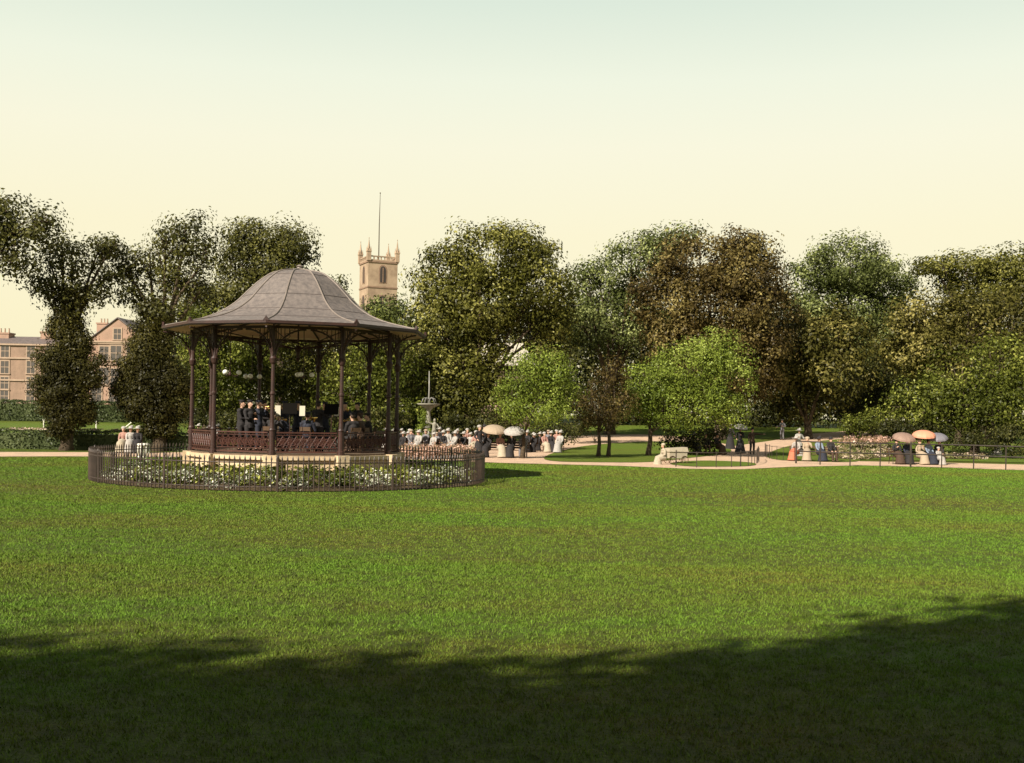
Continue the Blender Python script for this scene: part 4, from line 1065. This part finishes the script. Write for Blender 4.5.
def block(name, label, px0, px1, eave_py, roofh, matw, wins, floors, gable=None, depth=12, chims=(), y=TY):
    x0, x1 = tx(px0), tx(px1); xc = (x0+x1)/2; ze = tz((px0+px1)/2, eave_py); hw = (x1-x0)/2
    t = thing(name, label, 'building', (xc, y, hz(y)), 0); zb = -.3; ze -= hz(y)
    m = MB(); 
    if gable:
        vs = [(-hw,0,zb),(hw,0,zb),(hw,0,ze),(0,0,ze+gable),(-hw,0,ze),(-hw,depth,zb),(hw,depth,zb),(hw,depth,ze),(0,depth,ze+gable),(-hw,depth,ze)]
        m.add(vs, [(0,1,2,3,4),(9,8,7,6,5),(1,6,7,2),(5,0,4,9)])
    else: m.box(-hw,0,zb,hw,depth,ze)
    wall = m.build('wall', M[matw], t)
    m = MB()
    if gable:
        e_ = .25
        for s_ in (-1, 1):
            a = V((s_*(hw+e_), -e_, ze-.12)); b = V((0,-e_,ze+gable+.14)); c = V((0,depth+e_,ze+gable+.14)); d = V((s_*(hw+e_),depth+e_,ze-.12))
            vs = [a,b,c,d]+[v+V((0,0,.18)) for v in (a,b,c,d)]
            m.add(vs, [(3,2,1,0),(4,5,6,7),(0,1,5,4),(2,3,7,6),(3,0,4,7)])
    else:
        e_ = .3; vs = [(-hw-e_,-e_,ze),(hw+e_,-e_,ze),(hw+e_,depth+e_,ze),(-hw-e_,depth+e_,ze),(-hw-e_,depth/2,ze+roofh),(hw+e_,depth/2,ze+roofh)]
        m.add(vs, [(0,1,5,4),(2,3,4,5),(3,2,1,0),(1,2,5),(3,0,4)])
    rf_ = m.build('roof', M['slate'], t)
    for (cx_, cw, ctop) in chims:
        m = MB(); z1 = tz(cx_, ctop)-hz(y); X = tx(cx_)-xc
        m.box(X-cw/2, depth*.35, ze, X+cw/2, depth*.55, z1); m.box(X-cw/2-.12, depth*.35-.12, z1, X+cw/2+.12, depth*.55+.12, z1+.25); ch = m.build('chimney', M['terrace2'], rf_)
        m = MB()
        for j in range(3): m.lathe([(.17, z1+.25), (.13, z1+1.0), (.16, z1+1.05), (.1, z1+1.06)], 8, (X+(j-1)*cw*.3, depth*.45, 0))
        m.build('chimney_pots', M['trim'], ch)
    for (wx, wy, ww, wh) in wins:
        window(t, None, tx(wx)-xc, tz(wx, wy)-hz(y)-wh/2, ww, wh, -.04)
    m = MB()
    for fy in floors:
        z = tz((px0+px1)/2, fy)-hz(y); m.box(-hw-.1,-.22,z-.14,hw+.1,.0,z+.14)
    m.box(-hw-.15,-.35,ze-.3,hw+.15,-.001,ze-.02)
    m.build('string_course', M['trim'], t)
    return t
block('terrace_house', 'brown stone terrace wing with tall chimney at the far left', -40, 62, 343.5, 1.6, 'terrace', [(x_, y_, 1.5, 2.2) for x_ in (-20, 5, 31, 50) for y_ in (351, 367, 383, 396)], (358, 380), chims=((37, 2.6, 331), (-10, 2.4, 332)))
block('terrace_house', 'pinkish stone house with pointed gable between the two ivy clad trees', 88, 146, 341, 2, 'terrace2', [(104, 353, 1.7, 2.4), (116, 353, 2.0, 2.6), (131, 353, 1.7, 2.4), (117, 334, 1.4, 1.9), (104, 376, 1.9, 3.0), (116, 377, 1.9, 3.0), (131, 376, 1.9, 3), (97, 394, 1.9, 3), (115, 396, 1.9, 2.4), (130, 396, 1.9, 2.4)], (343.5, 364, 385), gable=3.8, chims=((82+10, 1.8, 322),))
block('terrace_house', 'lower link building with pale roof between the terrace wing and the gabled house', 62, 88, 347, 1.6, 'terrace', [(70, 356, 1.4, 2.2), (80, 356, 1.4, 2.2), (70, 374, 1.4, 2.2), (80, 374, 1.4, 2.2)], (364,))
block('terrace_house', 'plain stone house hidden behind the second ivy clad tree', 146, 205, 345, 1.8, 'terrace', [(x_, y_, 1.5, 2.2) for x_ in (158, 174, 190) for y_ in (354, 372, 390)], (363,), chims=((150, 2.2, 333),))

# ------------------------------------------------------------------ church tower
CY = 235.0; s = FPX/CY
cz = lambda px, py: P(px, py, CY).z
side = 43/s*0.70; zt = cz(378, 264)   # below parapet
th = math.radians(-24)
pc = P(378, 300, CY)
t = thing('church_tower', 'square stone church tower with pinnacles and flagpole rising behind the trees', 'church tower', (pc.x, CY, 0), -th)
hs = side/2
m = MB(); m.box(-hs,-hs,0,hs,hs,zt); twall = m.build('tower_wall', M['church'], t)
for z, e_, h_ in ((zt, .16, .35), (cz(378, 289), .12, .3), (cz(378,322), .12, .3)):
    m = MB(); m.box(-hs-e_,-hs-e_,z-h_/2,hs+e_,hs+e_,z+h_/2); m.build('string_course', M['church_trim'], t)
pz = zt+.175; pt = cz(378, 258)
m = MB()
for (ax) in range(4):
    T = Matrix.Rotation(ax*PI/2, 4, 'Z')
    m.box(-hs,-hs-.06,pz,hs,-hs+.3,pz+.3,T); m.box(-hs,-hs-.06,pt-.25,hs,-hs+.3,pt,T)
    n = 7
    for j in range(n+1):
        x = -hs+.5+(side-1.0)*j/n; m.box(x-.12,-hs,pz+.3,x+.12,-hs+.22,pt-.25,T)
m.build('parapet', M['church'], t)
for sx_ in (-1, 1):
    for sy_ in (-1, 1):
        m = MB(); x, y = sx_*(hs-.1), sy_*(hs-.1); T = Matrix.Translation((x, y, 0))
        m.box(-.42,-.42,pz,.42,.42,pt+.7,T); m.box(-.5,-.5,pt+.7,.5,.5,pt+.95,T)
        m.lathe([(.52,pt+.95),(.28,pt+1.5),(.26,pt+1.52),(.03,pt+3.6)], 4, (x,y,0)); m.lathe([(.02,pt+3.5),(.13,pt+3.62),(.02,pt+3.75)], 6, (x,y,0))
        for j in range(4):
            a = j*PI/2+PI/4; m.lathe([(.12,pt+.95),(.1,pt+1.3),(.01,pt+1.9)], 4, (x+.5*math.cos(a), y+.5*math.sin(a), 0))
        m.build('pinnacle', M['church'], t)
        
def lancet(m, T, x, z, w_, h_, y0, y1):
    pts = [(x-w_/2, z), (x+w_/2, z), (x+w_/2, z+h_*.7)]
    for k in range(1, 5): a = k/5*PI/2; pts.append((x+w_/2*math.cos(a)**.8, z+h_*.7+h_*.3*math.sin(a)))
    pts.append((x, z+h_))
    for k in range(4, 0, -1): a = k/5*PI/2; pts.append((x-w_/2*math.cos(a)**.8, z+h_*.7+h_*.3*math.sin(a)))
    pts.append((x-w_/2, z+h_*.7)); n = len(pts)
    vs = [T @ V((a, y0, b)) for a, b in pts] + [T @ V((a, y1, b)) for a, b in pts]
    m.add(vs, [tuple(range(n)), tuple(range(2*n-1, n-1, -1))] + [(i, n+i, n+(i+1) % n, (i+1) % n) for i in range(n)])
for ax in range(4):
    T = Matrix.Rotation(ax*PI/2, 4, 'Z')
    for (py, hh_, ww_) in ((284, 3.4, 1.25), (318, 4.4, 1.7)):
        z = cz(378, py)
        m = MB(); lancet(m, T, 0, z-.2, ww_+.5, hh_+.5, -hs-.05, -hs+.1); wo = m.build('belfry_window', M['church_trim'], t)
        m = MB(); lancet(m, T, 0, z, ww_, hh_, -hs-.09, -hs+.1); m.build('louvre', M['louvre'], wo)
        m = MB(); m.box(-.09,-hs-.16,z,.09,-hs-.091,z+hh_*.9,T); m.build('mullion', M['church_trim'], wo)
m = MB(); p0 = cz(377, 256)
m.tube([(0,0,zt-1),(0,0,cz(378,225)),(0.1,0,cz(378,193.5))], [.13,.10,.05], 8); m.ell((0.1,0,cz(378,193)), (.14,.14,.14)); m.build('flagpole', M['bark'], t)
m = MB(); m.box(-4, hs+.05, 0, 4, 28, 12); m.add([(-4.3,hs+.06,12),(4.3,hs+.06,12),(4.3,28.3,12),(-4.3,28.3,12),(0,hs+.06,16),(0,28.3,16)], [(0,1,4),(2,3,5),(1,2,5,4),(3,0,4,5),(3,2,1,0)])
m.build('nave', M['church'], t)

# ------------------------------------------------------------------ pale house among the trees
hc = P(516, 352, 112)
t = thing('house', 'house with pale roof glimpsed through the gap in the large dark tree', 'house', (hc.x, 112, hz(112)), .5)
zr = P(516, 356, 112).z-hz(112)
m = MB(); m.box(-1.8,0,-.3,1.8,5,zr-1.6); m.build('wall', M['terrace'], t)
m = MB(); m.add([(-2.2,-.5,zr-1.0),(2.2,-.5,zr-1.0),(2.2,5.5,zr-1.0),(-2.2,5.5,zr-1.0),(-2.2,2.5,zr+1.5),(2.2,2.5,zr+1.5)], [(0,1,5,4),(2,3,4,5),(3,2,1,0),(1,2,5),(3,0,4)]); m.build('roof', M['paleroof'], t)
window(t, None, 0, zr-4.2, 1.1, 1.6, -.05)

# ------------------------------------------------------------------ trees
TG = 'tall trees closing the view behind the park'
tree('elm_tree', 'tall elm at the left edge whose crown hangs into the sky', 'tree', -120, 58, [(6,222,28,28),(36,232,17,16),(14,256,22,18),(-30,235,38,45),(46,222,10,9),(-100,240,50,50)], 'leaf_elm', .20, 1.7, 24, .9, .4, inner=.2, fork=8)
tree('elm_tree', 'ivy clad elm with thin airy head between the terrace wing and the gabled house', 'tree', 67, 60.5, [(72,262,27,20),(52,290,22,14),(98,251,22,12),(88,288,22,15),(70,308,18,16),(113,244,12,7),(50,262,14,12),(62,245,12,9),(40,282,12,7),(108,275,12,7)], 'leaf_elm', .19, 1.5, 20, .8, .33, inner=.2, fork=6,
     ivy=[(68,300,11,14),(67,320,14,18),(66,342,20,18),(62,366,25,22),(67,392,30,24),(69,412,22,14),(68,426,10,8),(85,372,16,20),(48,380,14,12)])
tree('elm_tree', 'ivy clad elm with broad airy head just left of the bandstand', 'tree', 160, 61.8, [(185,238,28,25),(150,262,28,20),(132,287,20,20),(180,278,28,22),(160,308,24,18),(206,258,11,22),(122,262,12,14),(200,292,14,14),(165,240,14,14)], 'leaf_elm', .19, 1.6, 22, .8, .38, inner=.2, fork=6,
     ivy=[(156,315,13,14),(152,335,18,18),(148,352,22,18),(148,374,27,22),(154,398,33,24),(160,414,26,15),(160,428,13,8),(172,380,18,22),(135,392,16,16)])
tree('elm_tree', 'loose brownish elm rising straight behind the left of the bandstand roof', 'tree', 280, 93, [(248,239,26,18),(286,240,26,17),(230,262,16,18),(270,264,34,20),(303,254,12,11),(242,292,30,20),(195,318,24,20),(290,285,26,18),(215,300,20,18)], 'leaf_elm', .26, 1.5, 22, 1.1, .38, inner=.25, fork=6)
tree('broadleaf_tree', 'pale speckled green tree behind the left columns of the bandstand', 'tree', 205, 84, [(212,360,38,42),(182,385,30,35),(240,345,38,34),(225,400,35,25),(200,330,26,24)], 'leaf_mid', .25, .9, 22, 1.0, .35, TG)
tree('broadleaf_tree', 'olive tree behind the middle of the bandstand', 'tree', 300, 88, [(292,365,44,40),(262,390,34,30),(325,380,38,36),(300,335,40,26)], 'leaf_olive', .25, .85, 22, 1.0, .35, TG)
tree('broadleaf_tree', 'grey green tree behind the right columns of the bandstand', 'tree', 365, 84, [(372,365,38,42),(350,395,36,30),(398,390,32,34),(380,338,30,26)], 'leaf_mid', .25, .85, 22, 1.0, .35, TG)
tree('broadleaf_tree', 'distant rounded tree at the foot of the church tower', 'tree', 392, 135, [(390,312,22,18),(368,325,24,22),(405,330,24,24),(350,330,20,20)], 'leaf_grey', .4, .6, 20, 1.4, .4, TG)
tree('broadleaf_tree', 'small distant tree peeping over the right shoulder of the bandstand roof', 'tree', 333, 120, [(334,294,13,15),(328,308,16,16),(342,310,14,16)], 'leaf_dark', .32, .8, 20, 1.1, .35, TG)
tree('chestnut_tree', 'huge dark domed chestnut tree right of the church tower', 'tree', 470, 88, [(498,258,52,32),(450,280,36,38),(538,288,32,34),(442,332,36,40),(448,385,42,38),(550,322,28,18),(480,300,42,34),(465,412,38,24),(420,365,22,35),(530,255,26,20),(505,318,26,14),(480,345,18,22),(550,345,18,18),(488,385,22,16),(530,384,16,14),(500,345,8,7),(497,366,14,8),(500,400,24,22),(560,298,12,20)], 'leaf_olive', .28, 1.0, 24, 1.15, .5, TG, inner=.55, fork=2.2)
tree('elm_tree', 'tall grey green elm between the dark chestnut and the copper tree', 'tree', 610, 100, [(600,286,28,28),(640,256,36,24),(612,325,44,38),(578,318,20,28),(672,243,34,16),(645,300,34,34),(585,282,14,14)], 'leaf_grey', .28, .85, 22, 1.15, .5, TG, inner=.5)
tree('copper_beech', 'broad copper brown beech in the middle right, tallest of its row', 'tree', 720, 94, [(700,262,44,30),(748,276,38,38),(668,302,36,38),(720,310,54,42),(742,246,24,18),(765,320,30,45),(690,345,40,34),(740,360,46,40)], 'leaf_copper', .28, 1.0, 24, 1.15, .55, TG, inner=.55)
tree('broadleaf_tree', 'tall grey green tree right of the copper beech', 'tree', 852, 108, [(850,264,44,24),(816,290,32,34),(884,282,26,28),(850,315,52,40),(870,350,45,38),(905,290,12,14)], 'leaf_grey', .3, .95, 22, 1.2, .5, TG, inner=.55)
tree('chestnut_tree', 'lower russet flecked chestnut in front of the tall grey green tree', 'tree', 808, 98, [(800,345,40,32),(828,375,40,34),(790,390,32,32),(770,365,26,34),(840,335,26,24)], 'leaf_mixed', .33, .75, 24, 1.3, .4, TG, fork=1.2)
tree('broadleaf_tree', 'yellow green tree top against the sky at the far right', 'tree', 990, 104, [(965,270,36,16),(1005,276,36,26),(935,268,20,9),(985,296,40,24),(1040,280,30,30),(948,285,14,10)], 'leaf_olive', .3, .85, 22, 1.1, .45, TG)
tree('copper_beech', 'brown leaved tree below the yellow green tree top at the far right', 'tree', 960, 92, [(925,318,34,26),(968,322,40,30),(1010,325,36,36),(905,345,30,30),(1045,340,30,40),(950,355,40,30)], 'leaf_mixed', .28, 1.0, 22, 1.1, .45, TG)
tree('broadleaf_tree', 'spreading mid green tree low at the far right behind the parasols', 'tree', 975, 77, [(962,385,42,36),(1000,365,34,30),(925,402,30,24),(1035,385,34,45),(950,408,40,24),(985,408,40,24),(900,405,20,20)], 'leaf_mid', .22, 1.0, 22, .95, .35, TG)
tree('broadleaf_tree', 'dark green bushy tree between the russet chestnut and the far right tree', 'tree', 872, 104, [(870,385,28,32),(888,370,26,30),(862,412,30,18)], 'leaf_dark', .24, 1.0, 22, .95, .35, TG)
tree('young_tree', 'light green young tree with a single thin trunk right of the large parasols', 'tree', 523, 60.5, [(533,380,34,24),(512,398,20,18),(560,392,20,18),(540,362,22,12),(535,408,34,16),(556,374,18,12)], 'leaf_bright', .14, 2.7, 24, .6, .12, 'small trees on the lawn by the path', fork=1.5)
tree('young_tree', 'small brown leaved tree with two thin trunks between the two light green trees', 'tree', 599, 65, [(606,388,20,22),(600,415,22,12),(613,372,12,12),(592,400,14,14),(622,402,14,14)], 'leaf_copper', .15, 1.8, 22, .65, .12, 'small trees on the lawn by the path', twin=609, fork=1.6)
tree('young_tree', 'wide light green tree spreading low over the dark bushes', 'tree', 649, 68, [(692,368,44,34),(656,382,32,26),(725,378,30,32),(680,405,46,22),(712,352,28,22),(728,410,22,18),(640,400,18,16)], 'leaf_bright', .155, 1.9, 24, .7, .16, 'small trees on the lawn by the path', fork=1.7)
def shrub(label, px, Y, blobs, leafm, leaf=.16, dens=2.0, group='dark shrubs behind the lawns'):
    tree('shrub', label, 'shrub', px, Y, blobs, leafm, leaf, dens, 20, .55, .06, group, inner=.45, fork=.4)
shrub('dark shrub under the left of the wide light green tree', 682, 71, [(680,436,17,15),(690,448,18,9),(668,446,10,10)], 'leaf_dark')
shrub('dark shrub under the right of the wide light green tree', 715, 72.5, [(712,432,18,14),(700,440,14,12)], 'leaf_dark')
shrub('round dark shrub behind the young single trunk tree', 560, 76, [(560,432,20,12),(545,428,16,10)], 'leaf_dark')
shrub('tall dark shrub behind the brown leaved small tree', 595, 84, [(595,405,26,26),(575,415,20,20),(612,418,18,16)], 'leaf_dark', .2, 1.6)
shrub('dark laurel below the huge chestnut tree', 480, 84, [(480,425,26,16),(455,428,20,14),(505,424,16,16)], 'leaf_dark', .2, 1.6)
shrub('dark laurel behind the fountain', 432, 86, [(430,420,22,18),(412,424,18,16)], 'leaf_dark', .2, 1.6)
shrub('pale leaved shrub beside the flower beds at the right', 862, 80, [(860,425,15,10),(874,418,13,10),(848,424,10,8)], 'leaf_mid', .16, 2.2)
shrub('dark shrub behind the flower beds and the salmon parasol', 905, 76, [(905,430,22,11),(925,428,18,12),(890,426,14,9)], 'leaf_dark', .17, 2.0)
shrub('dark shrub behind the right end of the railing', 985, 74, [(985,438,26,14),(1015,440,20,16),(960,437,18,12)], 'leaf_dark', .17, 2.0)
shrub('low dark shrub behind the left columns of the bandstand', 225, 80, [(200,420,20,10),(225,420,22,10),(250,420,20,10)], 'leaf_dark', .2, 1.6)
shrub('low dark shrub behind the right columns of the bandstand', 340, 80, [(300,420,24,10),(335,420,24,10),(370,420,22,11),(395,420,16,10)], 'leaf_dark', .2, 1.6)

# far wood closing the gaps between the trunks
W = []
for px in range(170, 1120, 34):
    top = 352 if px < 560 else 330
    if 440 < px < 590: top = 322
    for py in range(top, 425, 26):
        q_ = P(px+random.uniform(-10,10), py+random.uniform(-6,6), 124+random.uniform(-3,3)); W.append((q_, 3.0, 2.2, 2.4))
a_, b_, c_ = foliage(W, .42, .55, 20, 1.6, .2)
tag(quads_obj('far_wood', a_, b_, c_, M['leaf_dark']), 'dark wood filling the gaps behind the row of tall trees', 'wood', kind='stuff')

# trees standing behind the viewpoint, whose shade falls across the near lawn
def back_tree(label, x, y, h, r, n_):
    b = V((x, y, 0)); t = thing('elm_tree', label, 'tree', b, 0, 'elms standing behind the viewpoint')
    W = [(V((x, y, h-r*.9)), r, r, r*.9), (V((x+r*.5, y-r*.3, h-r*1.7)), r*.9, r*.9, r*.8), (V((x-r*.5, y+r*.2, h-r*1.8)), r*.9, r*.9, r*.9), (V((x, y, h-r*2.6)), r*.9, r*.9, r*.8)]
    a_, b2, c_ = foliage(W, .6, n_, 22, 1.4, .3); quads_obj('crown', a_, b2, c_, M['leaf_elm'], t, tuple(b))
    m = MB(); m.tube([(0,0,-.2),(0,0,h*.35),(0.2,0,h*.8)], [.55,.42,.12], 9); m.build('trunk', M['bark'], t)
#BACKTREES
for (x, y, h, r) in ((-25,-10.0,17.5,5.0), (-20,-10.5,17.5,5.0), (-15.5,-11.4,17.4,5), (-11.2,-11.2,17.5,4.6), (-6.5,-11.4,17.5,4.6), (-6.6,-8.4,21.0,3.3), (-2.6,-7.4,22,3.9), (1.6,-7.6,22.2,4.6), (5.5,-8,23,5.2), (-17.6,-10.3,17.6,4.6), (-18,-15,19,5.5), (-12,-16,20,5.5), (-6,-17,20,5.5), (-24,-17,20,5.5), (0,-16,20,5)):
    back_tree('tall elm standing behind the viewpoint whose crown shades the near lawn', x, y, h, r, 1.7)
